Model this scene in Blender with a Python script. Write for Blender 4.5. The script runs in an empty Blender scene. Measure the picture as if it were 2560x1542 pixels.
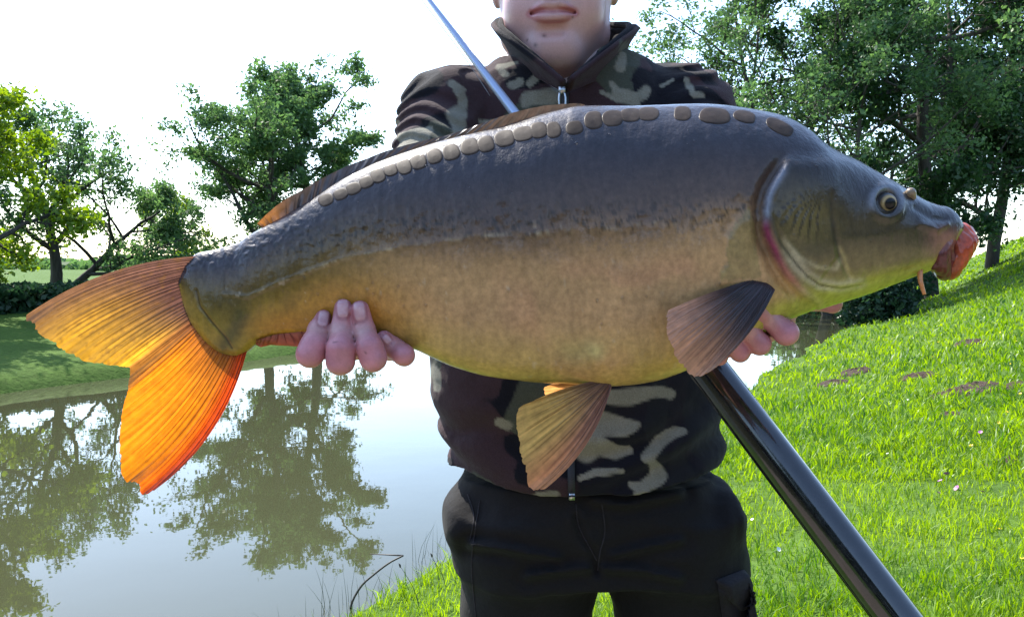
import bpy, math, random
import numpy as np
import openvdb
from mathutils import Vector, Matrix
from mathutils.bvhtree import BVHTree

# ---------------------------------------------------------------- camera, sky, sun, exposure
sc = bpy.context.scene
FPX = 2000.0                      # focal length in photo pixels (photo 2560 x 1542)
CAM = np.array([0.0, 0.0, 1.21])
PITCH = math.atan(101.0 / FPX)    # horizon at photo row 670
cam_d = bpy.data.cameras.new('camera')
cam_d.sensor_fit = 'HORIZONTAL'; cam_d.sensor_width = 36.0
cam_d.lens = 36.0 * FPX / 2560.0
cam_d.clip_start = 0.02; cam_d.clip_end = 6000.0
cam_o = bpy.data.objects.new('camera', cam_d)
sc.collection.objects.link(cam_o)
cam_o.location = CAM
cam_o.rotation_euler = (math.pi / 2 - PITCH, 0, 0)
sc.camera = cam_o
sc.render.resolution_x, sc.render.resolution_y = 1024, 616

SUN_AZ = math.radians(-38.0)      # from +Y towards -X: behind the man, to the left
SUN_EL = math.radians(50.0)
world = bpy.data.worlds.new('World'); sc.world = world
world.use_nodes = True
wn, wl = world.node_tree.nodes, world.node_tree.links
sky = wn.new('ShaderNodeTexSky'); sky.sky_type = 'NISHITA'; sky.sun_disc = False
sky.sun_elevation = SUN_EL; sky.sun_rotation = SUN_AZ
sky.altitude = 100; sky.air_density = 1.0; sky.dust_density = 0.8; sky.ozone_density = 1.0
wn['Background'].inputs['Strength'].default_value = 0.15
wl.new(sky.outputs['Color'], wn['Background'].inputs['Color'])
sun_d = bpy.data.lights.new('sun', 'SUN'); sun_d.energy = 3.6; sun_d.angle = math.radians(0.6)
sun_d.color = (1.0, 0.95, 0.86)
sun_o = bpy.data.objects.new('sun', sun_d); sc.collection.objects.link(sun_o)
SUNV = Vector((math.sin(SUN_AZ) * math.cos(SUN_EL), math.cos(SUN_AZ) * math.cos(SUN_EL), math.sin(SUN_EL)))
sun_o.rotation_euler = SUNV.to_track_quat('Z', 'Y').to_euler()
sc.view_settings.view_transform = 'Standard'; sc.view_settings.look = 'None'
sc.view_settings.exposure = 1.75; sc.view_settings.gamma = 1.0
sc.view_settings.use_curve_mapping = False
sc.render.engine = 'CYCLES'
sc.cycles.max_bounces = 8; sc.cycles.transparent_max_bounces = 8
sc.cycles.use_denoising = True

# ---------------------------------------------------------------- helpers
FWD = np.array([0, math.cos(PITCH), -math.sin(PITCH)])
UP = np.array([0, math.sin(PITCH), math.cos(PITCH)])
def P(px, py, d):
    """photo pixel + depth along the view axis -> world point"""
    return CAM + d * ((px - 1280.0) / FPX * np.array([1.0, 0, 0]) + (771.0 - py) / FPX * UP + FWD)
def PV(px, py, d):
    px, py, d = [np.asarray(a, float) for a in np.broadcast_arrays(px, py, d)]
    return CAM + d[..., None] * (((px - 1280.0) / FPX)[..., None] * np.array([1.0, 0, 0]) + ((771.0 - py) / FPX)[..., None] * UP + FWD)
def proj(w):
    r = np.asarray(w) - CAM
    d = r @ FWD
    return 1280 + FPX * r[..., 0] / d, 771 - FPX * (r @ UP) / d, d

COL = sc.collection
def attach(o, parent):
    if parent is not None:
        o.parent = parent
        o.matrix_parent_inverse = Matrix.Translation(parent_world(parent)).inverted()
def parent_world(o):
    v = Vector((0, 0, 0))
    while o is not None:
        v = v + Vector(o.location); o = o.parent if o.parent else None
    return v
def mesh_np(name, V, faces):
    """faces: list of int arrays (n,3) / (n,4)"""
    me = bpy.data.meshes.new(name)
    V = np.ascontiguousarray(V, dtype=np.float32)
    faces = [np.asarray(f, dtype=np.int32) for f in faces if len(f)]
    me.vertices.add(len(V)); me.vertices.foreach_set('co', V.ravel())
    nl = sum(f.size for f in faces); npoly = sum(len(f) for f in faces)
    me.loops.add(nl); me.polygons.add(npoly)
    me.loops.foreach_set('vertex_index', np.concatenate([f.ravel() for f in faces]))
    sizes = np.concatenate([np.full(len(f), f.shape[1], np.int32) for f in faces])
    starts = np.concatenate([[0], np.cumsum(sizes)[:-1]]).astype(np.int32)
    me.polygons.foreach_set('loop_start', starts)
    me.update(calc_edges=True)
    return me
def mk(name, V, faces, mat, parent=None, col=None, smooth=True, origin=None):
    V = np.asarray(V, float)
    if origin is not None: V = V - np.asarray(origin)
    me = mesh_np(name, V, faces)
    if smooth: me.polygons.foreach_set('use_smooth', np.ones(len(me.polygons), dtype=bool))
    if col is not None:
        c = np.ones((len(V), 4), np.float32); c[:, :3] = col
        at = me.color_attributes.new('Col', 'FLOAT_COLOR', 'POINT'); at.data.foreach_set('color', c.ravel())
    if mat is not None: me.materials.append(mat)
    o = bpy.data.objects.new(name, me); COL.objects.link(o)
    if parent is not None:
        o.parent = parent
        # geometry is given in world coordinates: cancel the parents' offset
        o.location = (0, 0, 0)
        off = np.array(parent_world(parent))
        if origin is None:
            me.vertices.foreach_set('co', np.ascontiguousarray(V - off, dtype=np.float32).ravel()); me.update()
        else:
            o.location = Vector(np.asarray(origin) - off)
    elif origin is not None:
        o.location = Vector(origin)
    return o
def empty(name, loc, label=None, cat=None, group=None):
    o = bpy.data.objects.new(name, None); COL.objects.link(o); o.location = Vector(loc)
    o.empty_display_size = 0.1
    tag(o, label, cat, group); return o
def tag(o, label=None, cat=None, group=None, kind=None):
    if label: o['label'] = label
    if cat: o['category'] = cat
    if group: o['group'] = group
    if kind: o['kind'] = kind
    return o

def grid_faces(n, m, wrap=False):
    i = np.arange(n - 1)[:, None]; mm = m if wrap else m - 1
    j = np.arange(mm)[None, :]; j2 = (j + 1) % m
    return np.stack([i * m + j, i * m + j2, (i + 1) * m + j2, (i + 1) * m + j], -1).reshape(-1, 4)
def tube(pts, rad, k=8, caps=True):
    pts = np.asarray(pts, float); n = len(pts); rad = np.broadcast_to(np.asarray(rad, float), (n,))
    T = np.gradient(pts, axis=0); T /= np.linalg.norm(T, axis=1)[:, None] + 1e-12
    ref = np.array([0, 0, 1.0]) if abs(T[0][2]) < 0.9 else np.array([1.0, 0, 0])
    A = np.zeros_like(T)
    a = ref - T[0] * (ref @ T[0]); a /= np.linalg.norm(a)
    for i in range(n):
        a = a - T[i] * (a @ T[i]); a /= np.linalg.norm(a) + 1e-12; A[i] = a
    B = np.cross(T, A)
    th = np.linspace(0, 2 * np.pi, k, endpoint=False)
    V = pts[:, None] + rad[:, None, None] * (np.cos(th)[None, :, None] * A[:, None] + np.sin(th)[None, :, None] * B[:, None])
    V = V.reshape(-1, 3); Fq = grid_faces(n, k, True)
    if caps:
        V = np.vstack([V, pts[:1], pts[-1:]])
        j = np.arange(k); c0, c1 = n * k, n * k + 1
        Ft = np.vstack([np.stack([np.full(k, c0), (j + 1) % k, j], 1), np.stack([np.full(k, c1), (n - 1) * k + j, (n - 1) * k + (j + 1) % k], 1)])
        return V, [Fq, Ft]
    return V, [Fq]
def merge(parts):
    Vs, F3, F4, off = [], [], [], 0
    for V, fs in parts:
        Vs.append(V)
        for f in fs:
            f = np.asarray(f)
            if len(f): (F3 if f.shape[1] == 3 else F4).append(f + off)
        off += len(V)
    out = []
    if F3: out.append(np.vstack(F3))
    if F4: out.append(np.vstack(F4))
    return np.vstack(Vs), out
def spline(pts, n):
    """Catmull-Rom through pts (any dimension), chord-length parameter, n samples"""
    p = np.asarray(pts, float)
    s = np.concatenate([[0], np.cumsum(np.sqrt(np.linalg.norm(np.diff(p, axis=0), axis=1)) + 1e-9)])
    m = np.gradient(p, s, axis=0)
    q = np.linspace(0, s[-1], n); k = np.clip(np.searchsorted(s, q, side='right') - 1, 0, len(s) - 2)
    h = (s[k + 1] - s[k])[:, None]; t = ((q - s[k])[:, None]) / h
    return (2 * t**3 - 3 * t**2 + 1) * p[k] + (t**3 - 2 * t**2 + t) * h * m[k] + (-2 * t**3 + 3 * t**2) * p[k + 1] + (t**3 - t**2) * h * m[k + 1]

_rt = np.random.RandomState(7).rand(32, 32, 32).astype(np.float32)
def vnoise(p, scale):
    q = np.asarray(p, dtype=np.float64) * scale
    i = np.floor(q).astype(np.int64); f = (q - i); f = f * f * (3 - 2 * f)
    i0 = i & 31; i1 = (i + 1) & 31
    x0, y0, z0 = i0[..., 0], i0[..., 1], i0[..., 2]; x1, y1, z1 = i1[..., 0], i1[..., 1], i1[..., 2]
    fx, fy, fz = f[..., 0], f[..., 1], f[..., 2]
    c00 = _rt[x0, y0, z0] * (1 - fx) + _rt[x1, y0, z0] * fx; c10 = _rt[x0, y1, z0] * (1 - fx) + _rt[x1, y1, z0] * fx
    c01 = _rt[x0, y0, z1] * (1 - fx) + _rt[x1, y0, z1] * fx; c11 = _rt[x0, y1, z1] * (1 - fx) + _rt[x1, y1, z1] * fx
    return (c00 * (1 - fy) + c10 * fy) * (1 - fz) + (c01 * (1 - fy) + c11 * fy) * fz
def fbm(p, scale, oct=3):
    v = 0; a = 1; t = 0
    for k in range(oct):
        v = v + a * vnoise(np.asarray(p) + 3.7 * k, scale * 2**k); t += a; a *= 0.5
    return v / t
def sstep(x, a, b):
    t = np.clip((np.asarray(x, float) - a) / (b - a), 0, 1); return t * t * (3 - 2 * t)
def lerp(a, b, t):
    t = np.asarray(t)[..., None]; return np.asarray(a) * (1 - t) + np.asarray(b) * t
def lin(r, g, b):
    c = np.array([r, g, b]) / 255.0
    return np.where(c <= 0.04045, c / 12.92, ((c + 0.055) / 1.055) ** 2.4)
def segdist(px, py, pts):
    """distance of points to a polyline in the plane, and the arc parameter 0..1"""
    pts = np.asarray(pts, float); best = np.full(np.shape(px), 1e9); par = np.zeros(np.shape(px)); n = len(pts) - 1
    for i in range(n):
        a, b = pts[i], pts[i + 1]; ab = b - a
        t = np.clip(((px - a[0]) * ab[0] + (py - a[1]) * ab[1]) / (ab @ ab), 0, 1)
        dd = np.hypot(px - a[0] - t * ab[0], py - a[1] - t * ab[1])
        m = dd < best; best = np.where(m, dd, best); par = np.where(m, (i + t) / n, par)
    return best, par
def inpoly(px, py, poly):
    poly = np.asarray(poly, float); ins = np.zeros(np.shape(px), bool); j = len(poly) - 1
    for i in range(len(poly)):
        xi, yi = poly[i]; xj, yj = poly[j]
        c = ((yi > py) != (yj > py)) & (px < (xj - xi) * (py - yi) / (yj - yi + 1e-12) + xi)
        ins ^= c; j = i
    return ins

# ---- materials
def mat_new(name):
    m = bpy.data.materials.new(name); m.use_nodes = True
    nt = m.node_tree; return m, nt.nodes, nt.links, nt.nodes['Principled BSDF']
def nd(nodes, typ, **kw):
    n = nodes.new(typ)
    for k, v in kw.items():
        if k in ('operation', 'blend_type', 'data_type', 'layer_name', 'noise_dimensions', 'feature', 'distance'): setattr(n, k, v)
        else: n.inputs[k].default_value = v
    return n
def noise_node(nodes, links, scale, detail=4, rough=0.55, distort=0.0, coord='Object', stretch=None):
    tc = nodes.new('ShaderNodeTexCoord'); n = nodes.new('ShaderNodeTexNoise')
    n.inputs['Scale'].default_value = scale; n.inputs['Detail'].default_value = detail
    n.inputs['Roughness'].default_value = rough; n.inputs['Distortion'].default_value = distort
    if stretch:
        mp = nodes.new('ShaderNodeMapping'); mp.inputs['Scale'].default_value = stretch
        links.new(tc.outputs[coord], mp.inputs['Vector']); links.new(mp.outputs['Vector'], n.inputs['Vector'])
    else: links.new(tc.outputs[coord], n.inputs['Vector'])
    return n
def ramp(nodes, stops):
    r = nodes.new('ShaderNodeValToRGB'); e = r.color_ramp.elements
    while len(e) < len(stops): e.new(0.5)
    for k, (p, c) in enumerate(stops):
        e[k].position = p; e[k].color = (*c, 1)
    return r
def bump(nodes, links, bsdf, height, strength, dist=0.01, prev=None):
    b = nodes.new('ShaderNodeBump'); b.inputs['Strength'].default_value = strength; b.inputs['Distance'].default_value = dist
    links.new(height, b.inputs['Height'])
    if prev is not None: links.new(prev.outputs['Normal'], b.inputs['Normal'])
    links.new(b.outputs['Normal'], bsdf.inputs['Normal']); return b
def col_times_noise(nodes, links, bsdf, scale, lo, hi, stretch=None, attr='Col'):
    a = nodes.new('ShaderNodeVertexColor'); a.layer_name = attr
    n = noise_node(nodes, links, scale, 5, 0.6, stretch=stretch)
    r = ramp(nodes, [(0.25, (lo,) * 3), (0.75, (hi,) * 3)]); links.new(n.outputs['Fac'], r.inputs['Fac'])
    mx = nodes.new('ShaderNodeMix'); mx.data_type = 'RGBA'; mx.blend_type = 'MULTIPLY'; mx.inputs[0].default_value = 1
    links.new(a.outputs['Color'], mx.inputs[6]); links.new(r.outputs['Color'], mx.inputs[7])
    links.new(mx.outputs[2], bsdf.inputs['Base Color']); return mx

# ---------------------------------------------------------------- terrain and water
WZ = -0.5                                      # water level; the man stands at 0
def on_plane(px, py, z):
    d = P(px, py, 1.0) - CAM; t = (z - CAM[2]) / d[2]; return CAM + t * d
S0 = on_plane(880, 1542, WZ)                   # near shoreline, two points on it
S1 = on_plane(1800, 1003, WZ)
SD = (S1 - S0)[:2]; SD = SD / np.linalg.norm(SD)   # along the shore
SN = np.array([SD[1], -SD[0]])                     # towards the land on the right
FARP = on_plane(0, 985, WZ)
PW = -((FARP - S0)[:2] @ SN)                       # pond width
def uv(x, y):
    dx, dy = x - S0[0], y - S0[1]
    return dx * SN[0] + dy * SN[1], dx * SD[0] + dy * SD[1]
def xy(u, v): return S0[0] + u * SN[0] + v * SD[0], S0[1] + u * SN[1] + v * SD[1]
def terrain(x, y):
    x = np.asarray(x, float); y = np.asarray(y, float)
    u, v = uv(x, y)
    p3 = np.stack([x, y, 0 * x], -1)
    u = u + 0.35 * (fbm(p3, 0.7, 2) - 0.5) * sstep(np.abs(v), -1, 6) * sstep(60 - np.abs(v), 0, 30)
    near = WZ + 0.03 * (1 - np.exp(-np.maximum(u, 0) / 0.12)) + 0.232 * np.minimum(u, 6) - 0.10 * (1 - np.exp(-np.maximum(u, 0) / 0.9)) + 0.0 * u + 0.06 * np.clip(u - 6, 0, 30)
    near = near + 0.05 * np.clip(v - 10, 0, 50) * sstep(u, 0.5, 8)
    w = -u - PW
    far = WZ + 0.22 * (1 - np.exp(-np.maximum(w, 0) / 0.2)) + 0.10 * np.clip(w, 0, 8) - 0.0
    bed = WZ - 0.7 * np.minimum(1, np.minimum(np.maximum(-u, 0), np.maximum(PW + u, 0)) / 0.8)
    z = np.where(u > 0, near, np.where(w > 0, far, bed))
    inp = (u <= 0) & (w <= 0)
    # the pond ends
    endf = sstep(v, 78, 84) ; z = np.where(inp, bed * (1 - endf) + (WZ + 0.9) * endf, z)
    endn = sstep(-v, 30, 34); z = np.where(inp, z * (1 - endn) + (WZ + 0.5) * endn, z)
    rough = 0.05 * (fbm(p3, 1.3, 3) - 0.5) * sstep(np.abs(u), 0.1, 1.0)
    return z + np.where(inp & (endf < 0.5) & (endn < 0.5), 0, rough)
def cast_ground(px, py, tmax=150.0, n=150):
    """first hit of pixel rays with the terrain (vectorised march)"""
    px = np.asarray(px, float); py = np.asarray(py, float)
    d = PV(px, py, np.ones_like(px)) - CAM
    ts = np.geomspace(0.6, tmax, n); hit = np.full(px.shape, np.nan); done = np.zeros(px.shape, bool)
    prev = np.full(px.shape, 0.5)
    for t in ts:
        m = ~done
        if not m.any(): break
        q = CAM + t * d[m]; below = q[:, 2] < terrain(q[:, 0], q[:, 1])
        idx = np.where(m)[0][below]
        if len(idx):
            lo = prev[idx].copy(); hi = np.full(len(idx), t)
            for _ in range(12):
                mid = 0.5 * (lo + hi); q = CAM + mid[:, None] * d[idx]
                b = q[:, 2] < terrain(q[:, 0], q[:, 1]); hi = np.where(b, mid, hi); lo = np.where(b, lo, mid)
            hit[idx] = hi; done[idx] = True
        prev[m] = t
    q = CAM + hit[:, None] * d
    return q, done

def ax(seglist):
    out = []
    for a, b, n in seglist: out.append(np.linspace(a, b, n, endpoint=False))
    return np.unique(np.concatenate(out + [np.array([seglist[-1][1]])]))
us = ax([(-1500, -120, 12), (-120, -PW - 8, 22), (-PW - 8, -PW + 1.0, 50), (-PW + 1.0, -1.0, 12), (-1.0, 4, 90), (4, 14, 60), (14, 80, 40), (80, 1500, 14)])
vs = ax([(-1500, -60, 12), (-60, -8, 40), (-8, 12, 130), (12, 60, 110), (60, 130, 50), (130, 2500, 24)])
UU, VV = np.meshgrid(us, vs, indexing='ij')
GX, GY = xy(UU, VV); GZ = terrain(GX, GY)
m, n_, l_, b_ = mat_new('meadow_soil')
nz = noise_node(n_, l_, 0.9, 6, 0.6); nz2 = noise_node(n_, l_, 14.0, 5, 0.65)
r1 = ramp(n_, [(0.3, (0.055, 0.105, 0.018)), (0.55, (0.078, 0.140, 0.024)), (0.8, (0.105, 0.170, 0.035))])
r2 = ramp(n_, [(0.25, (0.45, 0.45, 0.45)), (0.7, (1, 1, 1))])
l_.new(nz.outputs['Fac'], r1.inputs['Fac']); l_.new(nz2.outputs['Fac'], r2.inputs['Fac'])
mx = n_.new('ShaderNodeMix'); mx.data_type = 'RGBA'; mx.blend_type = 'MULTIPLY'; mx.inputs[0].default_value = 0.9
l_.new(r1.outputs['Color'], mx.inputs[6]); l_.new(r2.outputs['Color'], mx.inputs[7]); l_.new(mx.outputs[2], b_.inputs['Base Color'])
b_.inputs['Roughness'].default_value = 0.95; b_.inputs['Specular IOR Level'].default_value = 0.1
bump(n_, l_, b_, nz2.outputs['Fac'], 0.6, 0.05)
ground = mk('ground', np.stack([GX, GY, GZ], -1).reshape(-1, 3), [grid_faces(len(us), len(vs))[:, ::-1]], m)
tag(ground, kind='structure')

m, n_, l_, b_ = mat_new('pond_water')
b_.inputs['Base Color'].default_value = (0.045, 0.048, 0.024, 1); b_.inputs['Roughness'].default_value = 0.015
b_.inputs['IOR'].default_value = 1.40
nz = noise_node(n_, l_, 2.2, 3, 0.5); nz2 = noise_node(n_, l_, 0.5, 2, 0.5)
bb = bump(n_, l_, b_, nz.outputs['Fac'], 0.05, 0.02); bump(n_, l_, b_, nz2.outputs['Fac'], 0.06, 0.08, bb)
wu = np.array([-PW - 1.2, 0.6]); wv = np.array([-36.0, 86.0])
wx, wy = xy(*np.meshgrid(wu, wv, indexing='ij'))
water = mk('water', np.stack([wx, wy, 0 * wx + WZ], -1).reshape(-1, 3), [grid_faces(2, 2)[:, ::-1]], m)
tag(water, kind='structure')
def gz(p): return float(terrain(np.array([p[0]]), np.array([p[1]]))[0])

# unseen patch of dry earth behind the camera, added to bounce neutral light
m, n_, l_, b_ = mat_new('bounce_earth')
z = noise_node(n_, l_, 5.0, 6, 0.65); r = ramp(n_, [(0.3, (0.13, 0.105, 0.08)), (0.7, (0.24, 0.20, 0.16))]); l_.new(z.outputs['Fac'], r.inputs['Fac']); l_.new(r.outputs['Color'], b_.inputs['Base Color']); b_.inputs['Roughness'].default_value = 1.0; bump(n_, l_, b_, z.outputs['Fac'], 0.6, 0.03)
A_, R_ = np.meshgrid(np.linspace(0, 2 * np.pi, 72, endpoint=False), np.linspace(0, 1, 24), indexing='ij')
rad_ = 3.3 * (1 + 0.12 * np.sin(3 * A_ + 1) + 0.07 * np.sin(7 * A_)); X_ = 0.4 + rad_ * 1.5 * R_ * np.cos(A_); Y_ = -2.6 + rad_ * R_ * np.sin(A_)
Fp = grid_faces(72, 24); i = np.arange(23); Fp = np.vstack([Fp, np.stack([71 * 24 + i, 71 * 24 + i + 1, i + 1, i], 1)])
added_path = mk('added_path', np.stack([X_, Y_, terrain(X_, Y_) + 0.02 - 0.03 * sstep(R_, 0.9, 1)], -1).reshape(-1, 3), [Fp[:, ::-1]], m); tag(added_path, kind='structure')

# ---------------------------------------------------------------- trees
def leaf_mat(name, c1, c2, trans):
    m, n, l, b = mat_new(name); out = n['Material Output']; n.remove(b)
    a = n.new('ShaderNodeVertexColor'); a.layer_name = 'Col'
    r = ramp(n, [(0.0, c1), (1.0, c2)]); sx = n.new('ShaderNodeSeparateColor')
    l.new(a.outputs['Color'], sx.inputs[0]); l.new(sx.outputs[0], r.inputs['Fac'])
    d = n.new('ShaderNodeBsdfDiffuse'); t = n.new('ShaderNodeBsdfTranslucent'); g = n.new('ShaderNodeBsdfGlossy')
    g.inputs['Roughness'].default_value = 0.45
    hs = n.new('ShaderNodeHueSaturation'); hs.inputs['Hue'].default_value = 0.485; hs.inputs['Value'].default_value = 1.5; hs.inputs['Saturation'].default_value = 1.1
    l.new(r.outputs['Color'], d.inputs['Color']); l.new(r.outputs['Color'], hs.inputs['Color']); l.new(hs.outputs['Color'], t.inputs['Color'])
    m1 = n.new('ShaderNodeMixShader'); m1.inputs[0].default_value = trans
    m2 = n.new('ShaderNodeMixShader'); m2.inputs[0].default_value = 0.03
    l.new(d.outputs[0], m1.inputs[1]); l.new(t.outputs[0], m1.inputs[2]); l.new(m1.outputs[0], m2.inputs[1]); l.new(g.outputs[0], m2.inputs[2])
    l.new(m2.outputs[0], out.inputs['Surface']); return m
def bark_mat(name, c):
    m, n, l, b = mat_new(name)
    z = noise_node(n, l, 3.0, 6, 0.65, stretch=(4, 4, 0.7)); r = ramp(n, [(0.3, tuple(0.5 * x for x in c)), (0.7, tuple(1.3 * x for x in c))])
    l.new(z.outputs['Fac'], r.inputs['Fac']); l.new(r.outputs['Color'], b.inputs['Base Color']); b.inputs['Roughness'].default_value = 0.9
    bump(n, l, b, z.outputs['Fac'], 0.8, 0.05); return m
BARK = bark_mat('bark', (0.045, 0.038, 0.03))
LEAF_A = leaf_mat('leaf_mid', (0.04, 0.095, 0.035), (0.10, 0.19, 0.06), 0.5)
LEAF_B = leaf_mat('leaf_yellow', (0.09, 0.17, 0.018), (0.20, 0.30, 0.03), 0.5)
LEAF_C = leaf_mat('leaf_dark', (0.010, 0.036, 0.012), (0.034, 0.085, 0.024), 0.35)
LEAF_H = leaf_mat('leaf_hedge', (0.012, 0.035, 0.018), (0.03, 0.07, 0.03), 0.3)

def leaf_cards(C, size, rng, updir=0.5, jit=0.35):
    """kite-shaped leaves, one folded quad pair each, at points C"""
    n = len(C)
    N = rng.normal(size=(n, 3)); N[:, 2] += updir; N /= np.linalg.norm(N, axis=1)[:, None]
    T = rng.normal(size=(n, 3)); T -= N * (T * N).sum(1)[:, None]; T /= np.linalg.norm(T, axis=1)[:, None]
    B = np.cross(N, T); s = (size * (1 + jit * rng.normal(size=n)))[:, None]
    V = np.stack([C - T * s * 0.6, C + B * s * 0.32 + N * s * 0.08 - T * s * 0.05, C + T * s * 0.6, C - B * s * 0.32 + N * s * 0.08 - T * s * 0.05], 1)
    F = np.arange(4 * n).reshape(n, 4)
    return V.reshape(-1, 3), F
def grow(base, top, rng, spec):
    """branch skeleton: list of (points, radii) and twig end points"""
    H = np.linalg.norm(top - base); br = []; tips = []
    def branch(p, d, L, r, lvl, nseg):
        pts = [p]; d = d / np.linalg.norm(d)
        for k in range(nseg):
            d = d + rng.normal(size=3) * spec['wob'][lvl]; d[2] += spec['trop'][lvl]; d /= np.linalg.norm(d)
            p = p + d * L / nseg; pts.append(p)
        pts = np.array(pts); rr = np.linspace(r, r * (0.25 if lvl else 0.18), len(pts)); br.append((pts, rr, lvl))
        return pts, rr
    trunk_d = (top - base) / H
    stack = []
    for st in range(spec.get('stems', 1)):
        d0 = trunk_d + (np.array(spec['stemdirs'][st]) if 'stemdirs' in spec else 0)
        pts, rr = branch(base + np.array([0.12 * st, 0, -0.2]), d0, H * (0.93 if st == 0 else 0.75), spec['r'] * (1 if st == 0 else 0.7), 0, 12)
        stack.append((pts, rr, 0, H))
    while stack:
        pts, rr, lvl, L = stack.pop()
        if lvl >= 3: continue
        nc = spec['n'][lvl]
        for c in range(nc):
            f = spec['from'][lvl] + (1 - spec['from'][lvl]) * (c + rng.rand()) / nc
            q = f * (len(pts) - 1); i = min(int(q), len(pts) - 2); p = pts[i] + (pts[i + 1] - pts[i]) * (q - i)
            t = pts[i + 1] - pts[i]; t /= np.linalg.norm(t)
            a = rng.rand() * 2 * np.pi if lvl else c * 2.4 + rng.rand() * 0.8
            e1 = np.cross(t, [0.3, 0.2, 1.0] if abs(t[2]) < 0.9 else [1.0, 0, 0]); e1 /= np.linalg.norm(e1); e2 = np.cross(t, e1)
            ang = math.radians(spec['ang'][lvl]) * (0.75 + 0.5 * rng.rand())
            d = t * math.cos(ang) + (e1 * math.cos(a) + e2 * math.sin(a)) * math.sin(ang)
            if lvl == 0:
                prof = spec['prof'](f); ln = H * spec['len'][0] * prof * (0.75 + 0.5 * rng.rand())
            else: ln = L * spec['len'][lvl] * (1.1 - 0.55 * f) * (0.7 + 0.6 * rng.rand())
            r0 = (rr[i] * 0.62 if lvl == 0 else rr[i] * 0.6)
            cp, cr = branch(p, d, ln, max(r0, 0.006), lvl + 1, [0, 7, 5, 3][lvl + 1])
            stack.append((cp, cr, lvl + 1, ln))
            if lvl + 1 == 3: tips.append(cp)
            if lvl + 1 == 2: tips.append(cp[-3:])
    return br, tips
def tree(name, label, base, top, seed, spec, leaf, nleaf, lsize, spread, group):
    rng = np.random.RandomState(seed); base = np.array(base, float); top = np.array(top, float)
    t = empty(name, base, label, 'tree', group)
    br, tips = grow(base, top, rng, spec)
    parts = [tube(p, r, 8 if l == 0 else (5 if l == 1 else 3), caps=False) for p, r, l in br]
    V, F = merge(parts); mk('trunk', V, F, BARK, t)
    per = max(1, int(nleaf / len(tips))); C = []
    w = rng.rand(len(tips)) ** 2.0 * 3.0
    for tp, ww in zip(tips, w):
        k = rng.poisson(per * ww)
        if k == 0: continue
        q = rng.rand(k) ** 0.7 * (len(tp) - 1); i = np.minimum(q.astype(int), len(tp) - 2)
        C.append(tp[i] + (tp[i + 1] - tp[i]) * (q - i)[:, None] + rng.normal(size=(k, 3)) * spread * np.array([1, 1, 0.7]))
    C = np.vstack(C); V, F = leaf_cards(C, np.full(len(C), lsize), rng)
    cl = np.clip(0.5 + 0.5 * (fbm(C, 1.6, 2) - 0.5) * 2 + 0.3 * rng.normal(size=len(C)), 0, 1)
    mk('crown', V, [F], leaf, t, col=np.repeat(np.stack([cl] * 3, 1), 4, axis=0), smooth=False)
    return t
def spot(px, d):
    """point on the ground under photo column px at depth d"""
    q = P(px, 670, d); return np.array([q[0], q[1], gz(q)])
def htop(px, py, d): return P(px, py, d)
oak = lambda f: (0.55 + 0.9 * math.sin(math.pi * min(1, f * 0.9 + 0.1)) ** 0.8) * (1.0 if f < 0.85 else 0.7)
slim = lambda f: 1.15 - 0.75 * f
SPEC = dict(r=0.16, n=(13, 7, 6), ang=(62, 50, 48), len=(0.34, 0.42, 0.45), wob=(0.07, 0.16, 0.2, 0.25), trop=(0.02, 0.05, 0.03, 0.0), prof=oak)
SPEC['from'] = (0.26, 0.22, 0.2)
def spec(**k):
    s = dict(SPEC); s.update({('from' if a == 'frm' else a): b for a, b in k.items()}); return s
G1 = 'airy trees lining the far bank of the pond'
# far bank, left to right
b = spot(-95, 15.5)
tree('yellow_green_tree', 'bright yellow-green tree on far bank, cut off beyond the airy two-stemmed tree', b, htop(-80, 175, 15.5), 11,
     spec(r=0.15, n=(12, 7, 6), len=(0.36, 0.42, 0.45), frm=(0.16, 0.2, 0.2)), LEAF_B, 26000, 0.085, 0.15, G1)
b = spot(135, 21.0)
tree('airy_tree', 'airy two-stemmed tree with bare lower limbs on far bank behind the raised tail fin', b, htop(175, 290, 21.0), 5,
     spec(r=0.17, stems=2, stemdirs=((0, 0, 0), (0.62, 0.1, 0)), n=(13, 7, 6), len=(0.37, 0.45, 0.45), frm=(0.22, 0.3, 0.2), wob=(0.1, 0.18, 0.22, 0.25)), LEAF_A, 21000, 0.085, 0.14, G1)
b = spot(668, 25.5)
tree('bank_tree', 'mid-green tree with rounded crown on far bank, the shorter of a close pair', b, htop(625, 228, 25.5), 23,
     spec(r=0.19, n=(14, 7, 7), len=(0.34, 0.45, 0.45), frm=(0.2, 0.2, 0.2)), LEAF_A, 27000, 0.10, 0.15, G1)
b = spot(790, 27.5)
tree('tall_bank_tree', 'taller dense tree of the close pair on far bank beside the camouflage sleeve', b, htop(815, 186, 27.5), 31,
     spec(r=0.2, n=(15, 7, 7), len=(0.34, 0.45, 0.45), frm=(0.16, 0.2, 0.2)), LEAF_A, 34000, 0.105, 0.16, G1)
b = spot(440, 24.0)
tree('young_tree', 'low yellowish sapling between the two-stemmed tree and the close pair on far bank', b, htop(455, 470, 24.0), 41,
     spec(r=0.05, n=(9, 5, 4), len=(0.30, 0.42, 0.45), frm=(0.3, 0.2, 0.2)), LEAF_B, 4500, 0.085, 0.12, G1)
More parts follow.
